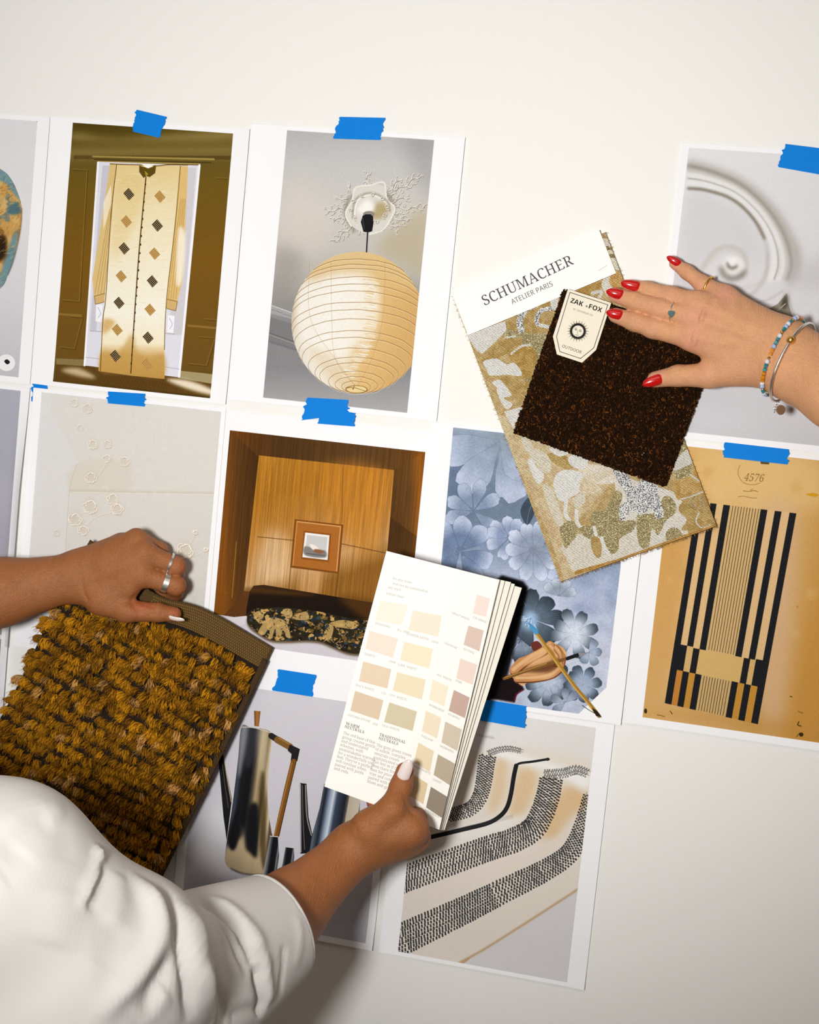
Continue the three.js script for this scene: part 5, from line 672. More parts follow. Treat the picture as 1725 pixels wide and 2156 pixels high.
// folds and creases move the surface along its normal
function crease(f, view, pts, w, amp, taper = true) {
  const [ox, oy, s] = view, q = catmull(pts, false, 6).map(([a, b]) => hit(f, ox + a / s, oy + b / s)).filter(Boolean);
  return { q, w, amp, taper, box: new THREE.Box3().setFromPoints(q).expandByScalar(w * 2.6) };
}
function hit(f, px, py) {
  const d = at(px, py, 0).sub(camera.position), L = d.length(); d.normalize(); let t = 0.35;
  for (let i = 0; i < 160 && t < L + 0.1; i++) { const p = camera.position.clone().addScaledVector(d, t), v = f(p.x, p.y, p.z); if (v < 0.0003) return p; t += v * 0.8; }
  return null;
}
function surface(mesh, o, feats = [], paint) {
  let g = new THREE.BufferGeometry(); g.setAttribute('position', new THREE.Float32BufferAttribute(mesh.pos, 3)); g.setIndex(mesh.idx); g.computeVertexNormals();
  const P = g.attributes.position, N = g.attributes.normal, p = V(), a = V(), b = V();
  for (let i = 0; i < P.count; i++) {
    p.fromBufferAttribute(P, i); let d = 0;
    for (const f of feats) {
      if (f.fn) { d += f.fn(p); continue; }
      if (!f.box.containsPoint(p)) continue;
      let best = 1e9, bt = 0; for (let k = 0; k + 1 < f.q.length; k++) { a.subVectors(f.q[k + 1], f.q[k]); b.subVectors(p, f.q[k]); const t = clamp(b.dot(a) / Math.max(a.lengthSq(), 1e-12), 0, 1), e = b.addScaledVector(a, -t).lengthSq(); if (e < best) { best = e; bt = (k + t) / (f.q.length - 1); } }
      d += f.amp * Math.exp(-best / (f.w * f.w)) * (f.taper ? Math.min(1, 4.5 * Math.min(bt, 1 - bt) + 0.08) : 1);
    }
    P.setXYZ(i, p.x + N.getX(i) * d, p.y + N.getY(i) * d, p.z + N.getZ(i) * d);
  }
  g.computeVertexNormals();
  const uv = new Float32Array(P.count * 2), col = paint && new Float32Array(P.count * 3);
  for (let i = 0; i < P.count; i++) { p.fromBufferAttribute(P, i); uv[i * 2] = p.x; uv[i * 2 + 1] = p.y + p.z * 0.7; if (paint) { const c = paint(p); col[i * 3] = c.r; col[i * 3 + 1] = c.g; col[i * 3 + 2] = c.b; } }
  g.setAttribute('uv', new THREE.BufferAttribute(uv, 2)); if (paint) g.setAttribute('color', new THREE.BufferAttribute(col, 3));
  return shift(g, o);
}
// skin: base tone with blotches, pinker round the given points
function skinPaint(base, pink, spots, amount) {
  const A = new THREE.Color(base), B = new THREE.Color(pink), c = new THREE.Color(), list = spots.map(([x, y, h, r]) => [at(x, y, h), r / 1000]);
  return (p) => { let k = 0; for (const [q, r] of list) k = Math.max(k, Math.exp(-p.distanceToSquared(q) / (r * r))); const n = fbm(p.x * 60 + 7, p.y * 60 + p.z * 40, 3); c.copy(A).lerp(B, clamp(k * amount + (n - 0.5) * 0.3, 0, 1)); return c.multiplyScalar(0.92 + 0.16 * fbm(p.x * 150, p.y * 150 + p.z * 90, 3)); };
}
const pores = grayTile(256, (a, b) => 0.5 + 0.5 * (noise(a * 64, b * 64) - 0.5) + 0.5 * (noise(a * 128, b * 128, 3) - 0.5), 26);
const skinMat = (rough) => new THREE.MeshPhysicalMaterial({ color: 0xffffff, vertexColors: true, roughness: rough, bumpMap: pores, bumpScale: 0.0006 });
// an almond nail: tip and base pixels (at depth), up normal, half width, how far it arches
function nailGeo(base, tip, up, w, thick = 0.0007, point = 0.35) {
  const L = tip.distanceTo(base), d = tip.clone().sub(base).normalize(), s = d.clone().cross(up).normalize(), n = s.clone().cross(d).normalize(), nu = 10, nv = 14, pos = [], idx = [], N = (nu + 1) * (nv + 1), id = (i, j) => j * (nu + 1) + i;
  for (const k of [1, 0]) for (let j = 0; j <= nv; j++) for (let i = 0; i <= nu; i++) {
    const t = j / nv, u = i / nu * 2 - 1, wide = w * Math.sqrt(Math.max(0, 1 - Math.pow(Math.max(0, (t - (1 - point * 1.6)) / (point * 1.6)), 2.2))) * (t < 0.12 ? Math.sqrt(t / 0.12) * 0.35 + 0.65 : 1) * (1 - 0.12 * t);
    const z = -w * 0.42 * u * u * (wide / w) + 0.0012 * Math.sin(t * Math.PI * 0.9) - 0.0006 * t * t + (k ? 0 : -thick) - (k && (i === 0 || i === nu || j === 0 || j === nv) ? thick * 0.6 : 0);
    const q = base.clone().addScaledVector(d, t * L).addScaledVector(s, u * wide).addScaledVector(n, z); pos.push(q.x, q.y, q.z);
  }
  const q4 = (a, b, c, e) => idx.push(a, b, c, a, c, e);
  for (let j = 0; j < nv; j++) for (let i = 0; i < nu; i++) { q4(id(i, j), id(i + 1, j), id(i + 1, j + 1), id(i, j + 1)); q4(N + id(i, j), N + id(i, j + 1), N + id(i + 1, j + 1), N + id(i + 1, j)); }
  for (let j = 0; j < nv; j++) { q4(id(0, j), id(0, j + 1), N + id(0, j + 1), N + id(0, j)); q4(id(nu, j + 1), id(nu, j), N + id(nu, j), N + id(nu, j + 1)); }
  for (let i = 0; i < nu; i++) { q4(id(i + 1, 0), id(i, 0), N + id(i, 0), N + id(i + 1, 0)); q4(id(i, nv), id(i + 1, nv), N + id(i + 1, nv), N + id(i, nv)); }
  const g = new THREE.BufferGeometry(); g.setAttribute('position', new THREE.Float32BufferAttribute(pos, 3)); g.setIndex(idx); g.computeVertexNormals(); return g;
}
const toCam = (p) => camera.position.clone().sub(p).normalize();
// a nail laid on the skin: pixels of base and tip; the base is found on the surface
function nail(f, b, t, w, up, o, mat, parent, label, out = 0.0008, tipOut = 0.0012) {
  const B = hit(f, ...b); let T = hit(f, ...t); const n = up ?? toCam(B); if (!T || T.distanceTo(B) > 0.03) T = at(t[0], t[1], B.z);
  const dz = clamp(T.z - B.z, -0.0035, 0.002); T = at(t[0], t[1], B.z + dz);
  const g = nailGeo(B.addScaledVector(n, out), T.addScaledVector(n, tipOut), n, w / 1000);
  return part('fingernail', shift(g, o), mat, parent, label);
}
// a closed loop round a limb: points where the skin ends in the plane through c with normal ax
function around(f, c, ax, gap, n = 72) {
  const u = V(0, 1, 0).cross(ax).normalize(), w = ax.clone().cross(u).normalize(), out = [];
  for (let i = 0; i < n; i++) { const a = i / n * Math.PI * 2, d = u.clone().multiplyScalar(Math.cos(a)).addScaledVector(w, Math.sin(a)); let t = 0.002; for (let k = 0; k < 60; k++) { const p = c.clone().addScaledVector(d, t), v = f(p.x, p.y, p.z); if (v > gap) break; t += Math.max(0.0003, (gap - v) * 0.7); } out.push(c.clone().addScaledVector(d, t)); }
  return new THREE.CatmullRomCurve3(out, true);
}
const numberedIn = (parent, name) => { const n = parent.children.filter((c) => c.name.replace(/_\d+$/, '') === name).length; return n ? name + '_' + String(n).padStart(3, '0') : name; };

// ---- the hand from the right: spread over the brown sample, red nails
{
  const pinky = [[1528, 626, 0.028, 9.6], [1482, 600, 0.021, 8.1], [1447, 573, 0.0155, 6.5], [1421, 555, 0.0118, 5.4]];
  const ring = [[1474, 641, 0.033, 10.6], [1414, 624, 0.027, 9.0], [1362, 611, 0.0195, 8.1], [1327, 603, 0.0142, 6.6]];
  const middle = [[1462, 669, 0.036, 11], [1394, 651, 0.031, 9.8], [1340, 635, 0.0245, 8.8], [1296, 621, 0.0202, 7.1]];
  const index = [[1462, 712, 0.035, 11], [1376, 690, 0.031, 9.9], [1336, 677, 0.0255, 8.8], [1297, 664, 0.021, 7.2]];
  const thumb = [[1585, 772, 0.036, 16], [1494, 790, 0.033, 12], [1428, 791, 0.027, 9.8], [1380, 799, 0.0215, 7.8]];
  const A = [1652, 718, 0.044, 15], Bq = [1634, 775, 0.044, 16];
  const palm = [...[pinky, ring, middle].map((c) => chainOf([[...A], [c[0][0], c[0][1], c[0][2], c[0][3] + 0.5]])[0]), chainOf([[...Bq], [index[0][0], index[0][1], index[0][2], 12]])[0], chainOf([[1560, 700, 0.04, 15], [1500, 690, 0.036, 12]])[0],
    chainOf([[...Bq], thumb[0]])[0], chainOf([[1512, 735, 0.033, 11], [1530, 770, 0.033, 13]])[0], chainOf([[1648, 748, 0.047, 27], [1690, 775, 0.056, 29.5, 0.78]])[0], chainOf([[1690, 775, 0.056, 29.5], [1770, 822, 0.075, 33, 0.85]])[0], chainOf([[1770, 822, 0.075, 33], [1980, 940, 0.12, 39, 0.92]])[0]];
  const chains = [pinky, ring, middle, index].map(chainOf).concat([chainOf(thumb)]), f = field(palm, chains, 0.016, 0.004, 0.008);
  const Z4 = [1225, 450, 3.45], cr = (pts, w, amp, t) => crease(f, Z4, pts, w, amp, t), feats = [];
  for (const q of [[[618, 590], [660, 600], [700, 592]], [[625, 622], [660, 632], [690, 625]], [[640, 642], [670, 646], [692, 640]], [[492, 790], [488, 830], [494, 862]], [[515, 795], [512, 835], [516, 866]], [[536, 802], [535, 835], [538, 862]], [[545, 660], [540, 690], [548, 720]], [[572, 668], [568, 700], [574, 726]], [[668, 1165], [686, 1195], [688, 1225]], [[700, 1170], [712, 1195], [712, 1220]], [[372, 605], [366, 640], [372, 665]], [[380, 755], [374, 780], [378, 806]], [[440, 540], [436, 565], [442, 586]], [[752, 392], [764, 412], [766, 430]]]) feats.push(cr(q, 0.001, -0.0008));
  for (const [q, w, a] of [[[[820, 640], [1000, 700], [1200, 800], [1330, 860]], 0.004, 0.0011], [[[800, 740], [960, 790], [1150, 870], [1300, 930]], 0.004, 0.0012], [[[800, 900], [960, 930], [1150, 960]], 0.004, 0.0011], [[[900, 690], [1050, 740], [1200, 820]], 0.0045, -0.0006], [[[880, 840], [1050, 880], [1200, 920]], 0.0045, -0.0007], [[[940, 620], [1000, 640]], 0.006, 0.0016], [[[860, 740], [900, 750]], 0.007, 0.002], [[[800, 900], [850, 915]], 0.007, 0.002], [[[1340, 880], [1380, 1000], [1370, 1160]], 0.003, -0.0006], [[[1180, 1100], [1300, 1130]], 0.008, -0.001]]) feats.push(cr(q, w, a));
  const o = at(1560, 740, 0.04), person = thing('person', 'light-skinned hand with red nails spread over the brown fabric sample', 'person', o);
  const lo = at(1380, 900, 0), hi = at(1780, 480, 0.16), paint = skinPaint(0xd89e72, 0xdf9a82, [...[pinky, ring, middle, index, thumb].flatMap((c) => [[...c[3].slice(0, 3), 13], [...c[1].slice(0, 3), 11]]), [1462, 669, 0.045, 14], [1462, 712, 0.045, 14], [1526, 622, 0.036, 12]], 0.75);
  const box = [Math.min(at(1262, 700, 0).x, lo.x), at(1600, 960, 0).y, 0.002], top = [at(1790, 700, 0).x, at(1400, 500, 0).y, 0.125];
  const parts = [surface(nets(f, box, top, 0.0016), o, feats, paint)];
  { // the rest of the arm and the shoulder, outside the picture
    const s = [at(1760, 816, 0.072), at(1980, 940, 0.12)], el = s[1].clone().add(V(0.06, -0.06, 0.05)), sh = el.clone().add(V(0.12, -0.2, 0.16)), nk = sh.clone().add(V(0.17, 0.06, 0.05));
    const g = field([bone(s[0], 0.031, s[1], 0.038), bone(s[1], 0.038, el, 0.04), bone(el, 0.042, sh, 0.055)], [], 0.03);
    parts.push(surface(nets(g, [s[0].x - 0.0, sh.y - 0.09, 0.0], [sh.x + 0.09, s[0].y + 0.08, sh.z + 0.09], 0.005), o, [], paint));
  }
  const body = part('body', mergeGeometries(parts), skinMat(0.58), person);
  const red = phys(0xc4080a, 0.22, { clearcoat: 1, clearcoatRoughness: 0.08 }), N = (b, t, w, up, a, c) => { const m = nail(f, b, t, w, up, o, red, person, 'glossy red fingernail', a, c); m.name = 'fingernail' + (person.children.length > 2 ? '_00' + (person.children.length - 2) : ''); };
  N([1432, 556], [1404, 540], 3.7, null, 0.0006, 0.0004); N([1346, 604], [1307, 595], 5.0, null, 0.0006, 0.0006); N([1311, 621], [1276, 613], 5.0, null, 0.0006, 0.0004); N([1310, 664], [1276, 657], 4.9, null, 0.0006, 0.0004);
  N([1394, 797], [1353, 810], 5.2, V(0.1, -0.1, 1).normalize(), 0.0006, 0.0012);
  // rings and bracelets
  const gold = phys(0xeab860, 0.3, { metalness: 1 }), silver = phys(0xe4e2de, 0.32, { metalness: 1 });
  const ff = (c) => field([], [chainOf(c)]), ringOn = (fd, name, label, c0, c1, gap, tube, mat, tilt = 0, n = 60) => { const a = at(...c0), b = at(...c1), ax = b.clone().sub(a).normalize(); ax.applyAxisAngle(V(0, 0, 1), tilt); const c = a.clone().lerp(b, 0.5), q = around(fd, c, ax, gap, 40), g = new THREE.TubeGeometry(q, n, tube, 8, true); const m = solo('ring', shift(g, c), mat, label, 'ring'); m.position.copy(c); return m; };
  ringOn(ff(pinky), 'ring', 'polished gold ring on the little finger of the red-nailed hand', [1482, 601, 0.0212], [1500, 610, 0.0235], 0.0008, 0.00125, gold, 0.1);
  { // silver ring with a teal stone
    const a = at(1425, 657, 0.032), b = at(1410, 655, 0.031), ax = b.clone().sub(a).normalize(), c = a.clone().lerp(b, 0.5), q = around(ff(middle), c, ax, 0.0004, 40), t = thing('ring', 'thin silver ring with a teal heart-shaped stone on the middle finger', 'ring', c);
    part('band', shift(new THREE.TubeGeometry(q, 60, 0.0007, 8, true), c), silver, t); const s = hit(f, 1414, 661), n = toCam(s), sh = new THREE.Shape(); sh.moveTo(0, -0.0042); sh.bezierCurveTo(0.006, 0.0005, 0.0042, 0.0042, 0.0006, 0.0034); sh.lineTo(-0.0006, 0.0034); sh.bezierCurveTo(-0.0042, 0.0042, -0.006, 0.0005, 0, -0.0042);
    const place = (g) => shift(g.scale(0.8, 0.8, 1).applyQuaternion(new THREE.Quaternion().setFromUnitVectors(V(0, 0, 1), n)).translate(s.x, s.y, s.z), c);
    part('setting', place(new THREE.ExtrudeGeometry(sh, { depth: 0.0014, bevelEnabled: true, bevelSize: 0.0004, bevelThickness: 0.0004, bevelSegments: 2 })), silver, t); part('stone', place(new THREE.ExtrudeGeometry(sh, { depth: 0.0008, bevelEnabled: true, bevelSize: -0.0006, bevelThickness: 0.0008, bevelSegments: 3 }).translate(0, 0, 0.0016)), phys(0x3c5f5c, 0.15, { clearcoat: 1 }), t, 'teal grey stone');
  }
  { // beaded bracelet
    const c = at(1649, 752, 0.047), ax = at(1690, 768, 0.055).sub(c).normalize(), q = around(f, c, ax, 0.0021, 60), L = q.getLength(), n = Math.round(L / 0.0037), t = thing('beaded_bracelet', 'beaded bracelet of blue, teal, amber and pearl glass beads on the wrist', 'bracelet', c), R = rng(5);
    const geo = { big: new THREE.SphereGeometry(0.0023, 12, 9), mid: new THREE.CylinderGeometry(0.0018, 0.0018, 0.0026, 10).rotateX(0), small: new THREE.SphereGeometry(0.0015, 10, 7).scale(1, 0.7, 1) };
    const mats = [phys(0x9db4dd, 0.15, { clearcoat: 1 }), phys(0x12808f, 0.12, { clearcoat: 1 }), phys(0xd98a12, 0.12, { clearcoat: 1 }), phys(0xd9dbe6, 0.2, { clearcoat: 1 }), phys(0x2f9aa8, 0.1, { clearcoat: 1 }), phys(0xd9b36a, 0.25, { metalness: 1 })], seq = [0, 1, 5, 3, 1, 4, 0, 2, 2, 5, 3, 1, 4, 2, 2, 2, 3, 0, 5, 1, 3];
    for (let i = 0; i < n; i++) { const p = q.getPointAt(i / n), d = q.getTangentAt(i / n), k = seq[i % seq.length], m = part(i ? 'bead_' + String(i).padStart(3, '0') : 'bead', k === 0 || k === 3 ? geo.big : k === 5 ? geo.small : geo.mid, mats[k], t); m.position.copy(p.sub(c)); m.quaternion.setFromUnitVectors(V(0, 1, 0), d); }
  }
  { // silver bangle with a gold bead and a hanging charm
    const c = at(1668, 766, 0.052), ax = at(1708, 788, 0.06).sub(c).normalize(); ax.applyAxisAngle(V(0, 0, 1), 0.1); const q = around(f, c, ax, 0.0028, 60), t = thing('bangle', 'slim silver bangle with one gold bead and a small hanging charm', 'bangle', c);
    part('band', shift(new THREE.TubeGeometry(q, 90, 0.0013, 8, true), c), silver, t);
    let best = 0, bd = 1e9, lowest = 0, ly = 1e9; for (let i = 0; i < 200; i++) { const p = q.getPointAt(i / 200), s = p.clone().project(camera), X = (s.x + 1) / 2 * 1725, Y = (1 - s.y) / 2 * 2156, d = Math.hypot(X - 1669, Y - 717); if (d < bd && p.z > c.z) { bd = d; best = i / 200; } if (p.y < ly) { ly = p.y; lowest = i / 200; } }
    const b = q.getPointAt(best).sub(c); part('bead', new THREE.SphereGeometry(0.0038, 16, 12), gold, t, 'gold bead').position.copy(b);
    const e = q.getPointAt(lowest).sub(c); for (let i = 0; i < 4; i++) part(i ? 'chain_link_00' + i : 'chain_link', new THREE.TorusGeometry(0.0016, 0.0005, 6, 12).rotateY(i % 2 ? 1.4 : 0.2), silver, t).position.copy(e).add(V(-0.0006 * i + 0.002, -0.0024 * i - 0.0018, 0.0015));
    part('charm', new THREE.CylinderGeometry(0.0046, 0.0046, 0.0012, 20).rotateX(Math.PI / 2).rotateY(0.5), silver, t, 'round silver charm').position.copy(e).add(V(0.0055, -0.0075, 0.002));
  }
}

// ---- the person in the white T-shirt: one hand on the rug sample, one with the paint chart
{
  const o = at(300, 1900, 0.25);
  // left hand, fist round the rug sample
  const l = {
    pinky: [[256, 1146, 0.0361, 10], [296, 1158, 0.0193, 8.6], [292, 1176, 0.01, 8], [276, 1190, 0.0115, 7]],
    ring: [[287, 1135, 0.0459, 10], [336, 1160, 0.0273, 9], [336, 1182, 0.0137, 8], [312, 1200, 0.01, 7]],
    middle: [[306, 1165, 0.0521, 11], [372, 1192, 0.0397, 9], [372, 1208, 0.0211, 8.2], [342, 1222, 0.0137, 7.2]],
    index: [[296, 1209, 0.0533, 11.5], [371, 1233, 0.0409, 9.6], [368, 1248, 0.0224, 8.4], [338, 1254, 0.0144, 7.4]],
    thumb: [[212, 1262, 0.0546, 15], [266, 1286, 0.0546, 11.6], [332, 1289, 0.0471, 9.4], [366, 1293, 0.0409, 7.8]],
  };
  const w1 = [170, 1213, 0.053, 24], palm1 = [...['pinky', 'ring', 'middle', 'index'].map((k) => chainOf([[w1[0], w1[1] + { pinky: -24, ring: -14, middle: 0, index: 14 }[k], 0.051, 13.5], l[k][0]])[0]), chainOf([[175, 1228, 0.053, 15], l.thumb[0]])[0], chainOf([[225, 1255, 0.055, 13], [268, 1240, 0.054, 12]])[0], chainOf([[230, 1190, 0.05, 17], [270, 1190, 0.05, 15]])[0],
    chainOf([[0, 1247, 0.072, 33], [172, 1212, 0.052, 23, 0.85]])[0], chainOf([[-330, 1320, 0.14, 42], [0, 1247, 0.072, 33]])[0]];
  const f1 = field(palm1, Object.values(l).map(chainOf), 0.014, 0.004, 0.006);
  const Z5 = [0, 1080, 2.875], feats1 = [];
  for (const [q, w, a] of [[[[488, 350], [495, 430], [512, 500], [540, 540]], 0.0022, -0.0014], [[[560, 330], [680, 250], [790, 160]], 0.005, 0.0011], [[[560, 400], [700, 340], [850, 270]], 0.005, 0.0009], [[[590, 300], [700, 235], [760, 190]], 0.004, -0.0007], [[[880, 240], [980, 300], [1010, 360]], 0.0035, -0.001], [[[830, 480], [800, 540], [830, 585], [880, 600]], 0.003, -0.0012], [[[850, 545], [900, 560], [960, 575]], 0.002, -0.0006], [[[900, 620], [960, 600], [990, 620]], 0.0018, -0.0006], [[[985, 590], [970, 610], [968, 630]], 0.001, -0.0004], [[[1000, 585], [985, 610], [983, 632]], 0.001, -0.0004], [[[700, 560], [780, 590], [840, 620]], 0.008, 0.0012]]) feats1.push(crease(f1, Z5, q, w, a));
  // right hand holding the paint chart
  const r = {
    thumb: [[776, 1742, 0.132, 15], [828, 1700, 0.13, 12.4], [845, 1655, 0.117, 10.4], [853, 1624, 0.1105, 8.8]],
    index: [[868, 1748, 0.122, 13], [876, 1722, 0.088, 10], [826, 1702, 0.078, 8.6], [786, 1690, 0.079, 6.6]],
    middle: [[876, 1762, 0.1, 12.5], [872, 1735, 0.066, 9.6], [826, 1712, 0.062, 8.4], [800, 1690, 0.062, 7]],
    ring: [[868, 1772, 0.08, 11.5], [862, 1746, 0.05, 9], [828, 1724, 0.048, 8], [804, 1702, 0.05, 7]],
    pinky: [[850, 1778, 0.064, 10], [846, 1756, 0.042, 8], [824, 1740, 0.04, 7.2], [808, 1724, 0.042, 6.2]],
  };
  const palm2 = [...['index', 'middle', 'ring', 'pinky'].map((k, i) => chainOf([[752, 1785, 0.124 - i * 0.012, 15], r[k][0]])[0]), chainOf([[742, 1783, 0.124, 16], r.thumb[0]])[0], chainOf([[800, 1748, 0.125, 15], [850, 1748, 0.122, 14]])[0], chainOf([[830, 1706, 0.125, 11], [862, 1736, 0.12, 11]])[0], chainOf([[812, 1775, 0.108, 18], [846, 1768, 0.105, 16]])[0],
    chainOf([[606, 1917, 0.182, 33.5], [742, 1793, 0.122, 23.5, 0.92]])[0], chainOf([[538, 2012, 0.262, 38], [606, 1917, 0.182, 33.5]])[0]];
  const f2 = field(palm2, Object.values(r).map(chainOf), 0.016, 0.004, 0.007);
  const Z7 = [640, 1140, 2.994], feats2 = [];
  for (const [q, w, a] of [[[[545, 1538], [590, 1528], [640, 1545]], 0.0011, -0.0006], [[[548, 1556], [592, 1550], [642, 1566]], 0.0011, -0.0006], [[[556, 1575], [600, 1572], [640, 1585]], 0.0011, -0.0005], [[[640, 1600], [648, 1650], [680, 1700], [720, 1740]], 0.0028, -0.0016], [[[360, 1680], [440, 1650], [500, 1600]], 0.003, -0.0007], [[[430, 1780], [560, 1720], [640, 1700]], 0.006, 0.0009], [[[280, 1760], [320, 1800], [340, 1850]], 0.0025, -0.0008], [[[520, 1900], [640, 1850], [760, 1830]], 0.007, 0.0009]]) feats2.push(crease(f2, Z7, q, w, a));
  const spots = [...l.index.slice(1, 2), ...l.middle.slice(1, 2)].map((q) => [q[0], q[1], q[2], 9]), paint = skinPaint(0x9c6033, 0xb0583a, [...spots, [300, 1268, 0.06, 10], [370, 1284, 0.05, 9], [853, 1620, 0.112, 10], [786, 1690, 0.08, 9]], 0.8), torsoPaint = skinPaint(0x97592d, 0xa85a38, [], 0);
  const person = thing('person', 'brown-skinned person in a white T-shirt holding up the rug sample and paint chart', 'person', o);
  const bodies = [
    surface(nets(f1, [at(-190, 1300, 0.1).x, at(100, 1400, 0.1).y, -0.002], [at(410, 1200, 0.09).x, at(250, 1060, 0.13).y, 0.2], 0.0017), o, feats1, paint),
    surface(nets(f2, [at(470, 2000, 0.2).x, at(600, 2080, 0.2).y, 0.02], [at(925, 1700, 0.09).x, at(850, 1580, 0.13).y, 0.26], 0.0017), o, feats2, paint),
  ];
  // shoulders, torso and head, mostly outside the picture and under the shirt
  const el1 = at(-330, 1320, 0.14), el2 = at(535, 2016, 0.266), s2 = at(262, 2040, 0.405), nb = at(-40, 1880, 0.47), s1 = nb.clone().add(V(-0.2, -0.04, -0.02)), chest = nb.clone().add(V(-0.05, -0.2, 0.0)), hip = chest.clone().add(V(-0.02, -0.32, 0.04)), headC = nb.clone().add(V(-0.2, 0.12, 0.02));
  const elL = at(-430, 1370, 0.2), fb = field([bone(at(-120, 1275, 0.096), 0.035, elL, 0.041), bone(elL, 0.043, s1, 0.052), bone(s2, 0.05, el2, 0.036), bone(s1, 0.055, nb, 0.05), bone(nb, 0.05, s2, 0.05), bone(nb, 0.06, chest, 0.1), bone(chest, 0.1, hip, 0.11), bone(nb, 0.045, headC, 0.05), bone(headC, 0.075, headC.clone().add(V(-0.02, 0.07, 0)), 0.078), bone(headC.clone().add(V(0.06, 0.02, -0.05)), 0.012, headC.clone().add(V(0.055, 0.05, -0.048)), 0.008)], [], 0.03);
  bodies.push(surface(nets(fb, [elL.x - 0.12, hip.y - 0.14, 0.1], [at(470, 2000, 0.2).x, headC.y + 0.22, nb.z + 0.2], 0.006), o, [], torsoPaint));
  part('body', mergeGeometries(bodies), skinMat(0.56), person);
  const pearl = phys(0xf0e2dd, 0.2, { clearcoat: 1, clearcoatRoughness: 0.1 });
  const N = (f, b, t, w, up) => { const m = nail(f, b, t, w, up, o, pearl, person, 'pale pearly fingernail', 0.0004, 0.0012); m.name = 'fingernail' + (person.children.length > 2 ? '_00' + (person.children.length - 2) : ''); };
  N(f1, [356, 1302], [389, 1305], 3.8, V(0.1, -0.75, 0.65).normalize()); N(f2, [846, 1642], [863, 1600], 6.2, null); N(f2, [788, 1686], [766, 1672], 3.6, V(-0.1, 0.35, 0.9).normalize());
  // ---- white T-shirt
  const J = (q) => at(q[0], q[1], q[2]);
  const shirtBones = [bone(J([300, 2120, 0.345]), 0.086, J([606, 1938, 0.205]), 0.047), bone(J([262, 2040, 0.405]), 0.07, J([150, 2060, 0.43]), 0.08), bone(J([2, 1852, 0.455]), 0.066, J([-170, 1830, 0.47]), 0.066), bone(J([2, 1852, 0.455]), 0.066, J([200, 2030, 0.42]), 0.07), bone(chest, 0.128, hip, 0.135), bone(J([60, 2150, 0.42]), 0.105, chest, 0.12), bone(s1, 0.07, nb, 0.066), bone(s1, 0.07, s1.clone().add(V(-0.03, 0.1, -0.06)), 0.066)];
  const solid = field(shirtBones, [], 0.035), ca = J([330, 2104, 0.33]), cb = J([566, 1964, 0.228]), cd = cb.clone().sub(ca).normalize();
  // hollow at the cuff so that the arm comes out of an open sleeve
  const cut = J([586, 1956, 0.217]), inner = bone(cut.clone().addScaledVector(cd, -0.055), 0.04, cut.clone().addScaledVector(cd, 0.05), 0.0435);
  const shirt = (x, y, z) => Math.max(Math.max(solid(x, y, z), ((x - cut.x) * cd.x + (y - cut.y) * cd.y + (z - cut.z) * cd.z)), -dBone(inner, x, y, z));
  const Z8 = [0, 1600, 2.396], folds = [];
  for (const [q, w, a] of [
    [[[640, 585], [740, 660], [800, 760], [810, 870], [770, 980], [690, 1090], [590, 1200], [500, 1320]], 0.0095, 0.0085],
    [[[830, 640], [880, 760], [915, 900], [940, 1040], [958, 1200], [960, 1320]], 0.007, -0.0075], [[[880, 980], [820, 1080], [770, 1180], [720, 1330]], 0.008, -0.006], [[[940, 720], [1000, 860], [1010, 1000], [1040, 1150], [1060, 1320]], 0.015, 0.0055],
    [[[1000, 705], [1100, 760], [1200, 850], [1285, 965]], 0.0055, -0.0065], [[[1040, 690], [1150, 740], [1240, 820], [1300, 900], [1330, 1000]], 0.008, 0.004], [[[1080, 800], [1150, 900], [1200, 1000], [1260, 1080]], 0.006, -0.0045], [[[1050, 780], [1120, 880], [1180, 1000], [1240, 1085]], 0.007, 0.003],
    [[[1205, 880], [1250, 960], [1280, 1040]], 0.004, -0.003], [[[1290, 1030], [1310, 1130], [1330, 1230], [1300, 1300]], 0.0055, -0.007], [[[1330, 960], [1345, 1100], [1360, 1240]], 0.008, 0.0045], [[[1440, 930], [1430, 1060], [1410, 1200]], 0.004, -0.0022], [[[1500, 780], [1520, 900], [1490, 1050]], 0.005, 0.0014],
    [[[476, 430], [500, 480], [490, 570], [450, 660], [400, 760]], 0.006, 0.0055], [[[515, 500], [510, 590], [470, 690], [430, 760]], 0.006, -0.004], [[[590, 560], [600, 700], [560, 850]], 0.01, 0.003],
    [[[0, 360], [100, 290], [190, 240], [270, 250], [330, 290]], 0.013, 0.0022], [[[0, 500], [80, 400], [170, 320], [260, 300]], 0.011, -0.0022], [[[140, 450], [60, 540], [0, 590]], 0.013, -0.0018], [[[300, 330], [330, 420], [330, 520]], 0.012, -0.0012],
    [[[700, 1330], [780, 1230], [850, 1160]], 0.01, 0.004], [[[1060, 1080], [1110, 1200], [1160, 1320]], 0.008, -0.004], [[[1010, 1030], [1070, 1180], [1090, 1320]], 0.007, 0.003], [[[1160, 1300], [1240, 1270], [1330, 1250]], 0.006, -0.003],
    [[[590, 830], [570, 960], [520, 1060]], 0.012, -0.0015], [[[330, 640], [310, 800], [250, 950]], 0.02, 0.003]]) folds.push(crease(shirt, Z8, q, w, a));
  folds.push({ fn: (p) => 0.0022 * (noise(p.x * 22 + 3, p.y * 16 + 2, p.z * 18) - 0.5) });
  const knit = grayTile(256, (a, b) => 0.5 + 0.22 * Math.sin(a * 6.283 * 40) + 0.4 * (noise(a * 100, b * 100) - 0.5), 11);
  const g = surface(nets(shirt, [s1.x - 0.17, hip.y - 0.12, 0.13], [at(720, 1900, 0.2).x, at(0, 1560, 0.45).y + 0.03, nb.z + 0.24], 0.0032), o, folds);
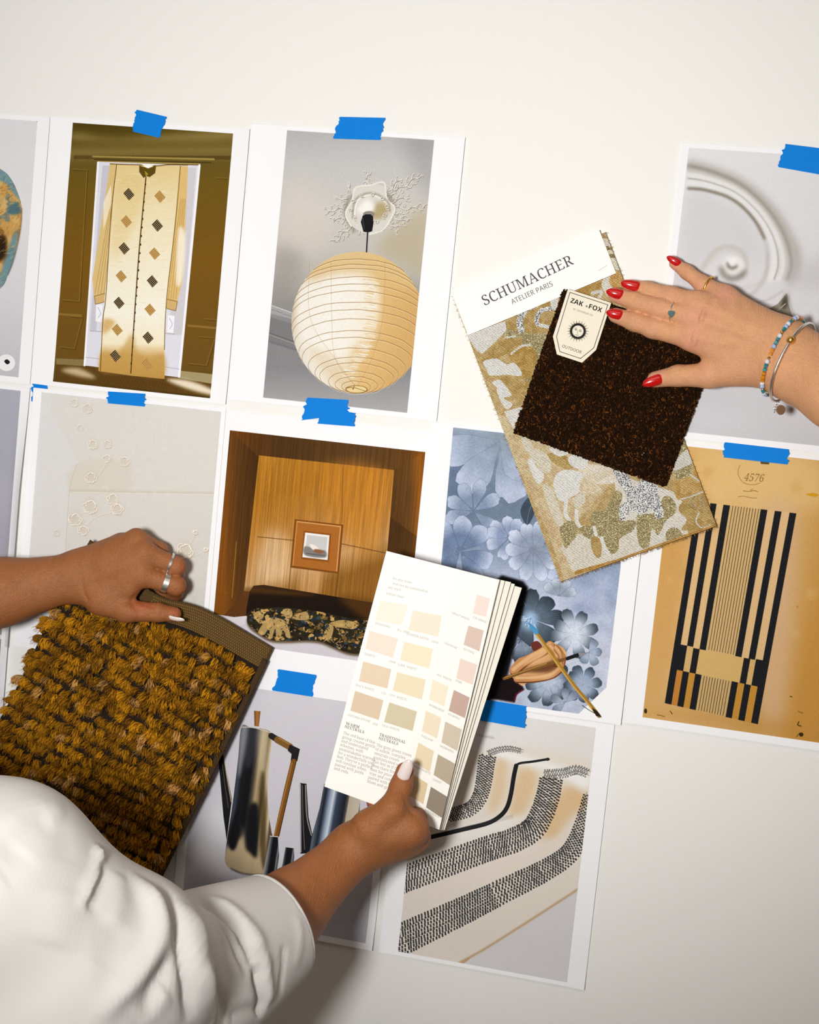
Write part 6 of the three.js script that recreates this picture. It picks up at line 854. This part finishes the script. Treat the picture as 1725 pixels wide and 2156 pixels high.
  part('t_shirt', g, std(0xd0cdca, 0.95, { bumpMap: knit, bumpScale: 0.00005 }), person, 'white cotton T-shirt with soft folds and short sleeves');
  { const c = cut.clone().addScaledVector(cd, -0.0015), rim = around(solid, c, cd, -0.0022, 60); part('sleeve_hem', shift(new THREE.TubeGeometry(rim, 120, 0.0023, 8, true), o), std(0xd0cdca, 0.95), person); }
  // hair and trousers, outside the picture
  const hf = field([bone(headC.clone().add(V(-0.03, 0.07, 0.02)), 0.088, headC.clone().add(V(-0.05, -0.02, 0.05)), 0.075)], [], 0.01); part('hair', surface(nets(hf, headC.clone().add(V(-0.2, -0.18, -0.16)).toArray(), headC.clone().add(V(0.16, 0.24, 0.2)).toArray(), 0.007), o, [{ fn: (p) => 0.006 * (noise(p.x * 70, p.y * 12, p.z * 70) - 0.5) }]), std(0x17100c, 0.5), person);
  const legs = field([-0.1, 0.1].flatMap((s) => [bone(hip.clone().add(V(s * 0.8, 0.02, 0)), 0.1, V(hip.x + s, 0.5, hip.z + 0.03), 0.062), bone(V(hip.x + s, 0.5, hip.z + 0.03), 0.06, V(hip.x + s, 0.06, hip.z + 0.06), 0.045), bone(V(hip.x + s, 0.04, hip.z + 0.07), 0.04, V(hip.x + s * 1.1, 0.03, hip.z - 0.1), 0.035)]), [], 0.03);
  part('trousers', surface(nets(legs, [hip.x - 0.26, -0.02, hip.z - 0.2], [hip.x + 0.26, hip.y + 0.16, hip.z + 0.22], 0.009), o), std(0x23242b, 0.9), person);
  // ---- rings on the fist
  const silver = phys(0xe6e4e0, 0.32, { metalness: 1 });
  const band = (key, label, c0, c1, w, gap, th) => {
    const a = at(...c0), b = at(...c1), ax = b.clone().sub(a).normalize(), c = a.clone().lerp(b, 0.5), q = around(field([], [chainOf(l[key])]), c, ax, gap, 48).getPoints(72), pos = [], idx = [], n = q.length, prof = [[-1, 0], [-0.9, 1], [0.9, 1], [1, 0], [0.9, -0.4], [-0.9, -0.4]];
    q.forEach((p) => { const d = p.clone().sub(c).normalize(); for (const [u, v] of prof) { const e = p.clone().addScaledVector(ax, u * w / 2).addScaledVector(d, v * th).sub(c); pos.push(e.x, e.y, e.z); } });
    for (let i = 0; i < n; i++) for (let k = 0; k < 6; k++) { const A = i * 6 + k, B = i * 6 + (k + 1) % 6, C = ((i + 1) % n) * 6 + (k + 1) % 6, D = ((i + 1) % n) * 6 + k; idx.push(A, C, B, A, D, C); }
    const g = new THREE.BufferGeometry(); g.setAttribute('position', new THREE.Float32BufferAttribute(pos, 3)); g.setIndex(idx); const e = g.toNonIndexed(); e.computeVertexNormals(); const m = solo('ring', e, silver, label, 'ring'); m.position.copy(c); return m;
  };
  band('index', 'wide plain silver band ring on the lower finger of the fist', [340, 1223, 0.048], [358, 1229, 0.0445], 0.0062, 0.0006, 0.0011);
  band('middle', 'thin silver band ring on the upper finger of the fist', [350, 1183, 0.0465], [364, 1189, 0.0435], 0.0026, 0.0005, 0.0009);
}
renderer.render(scene, camera);
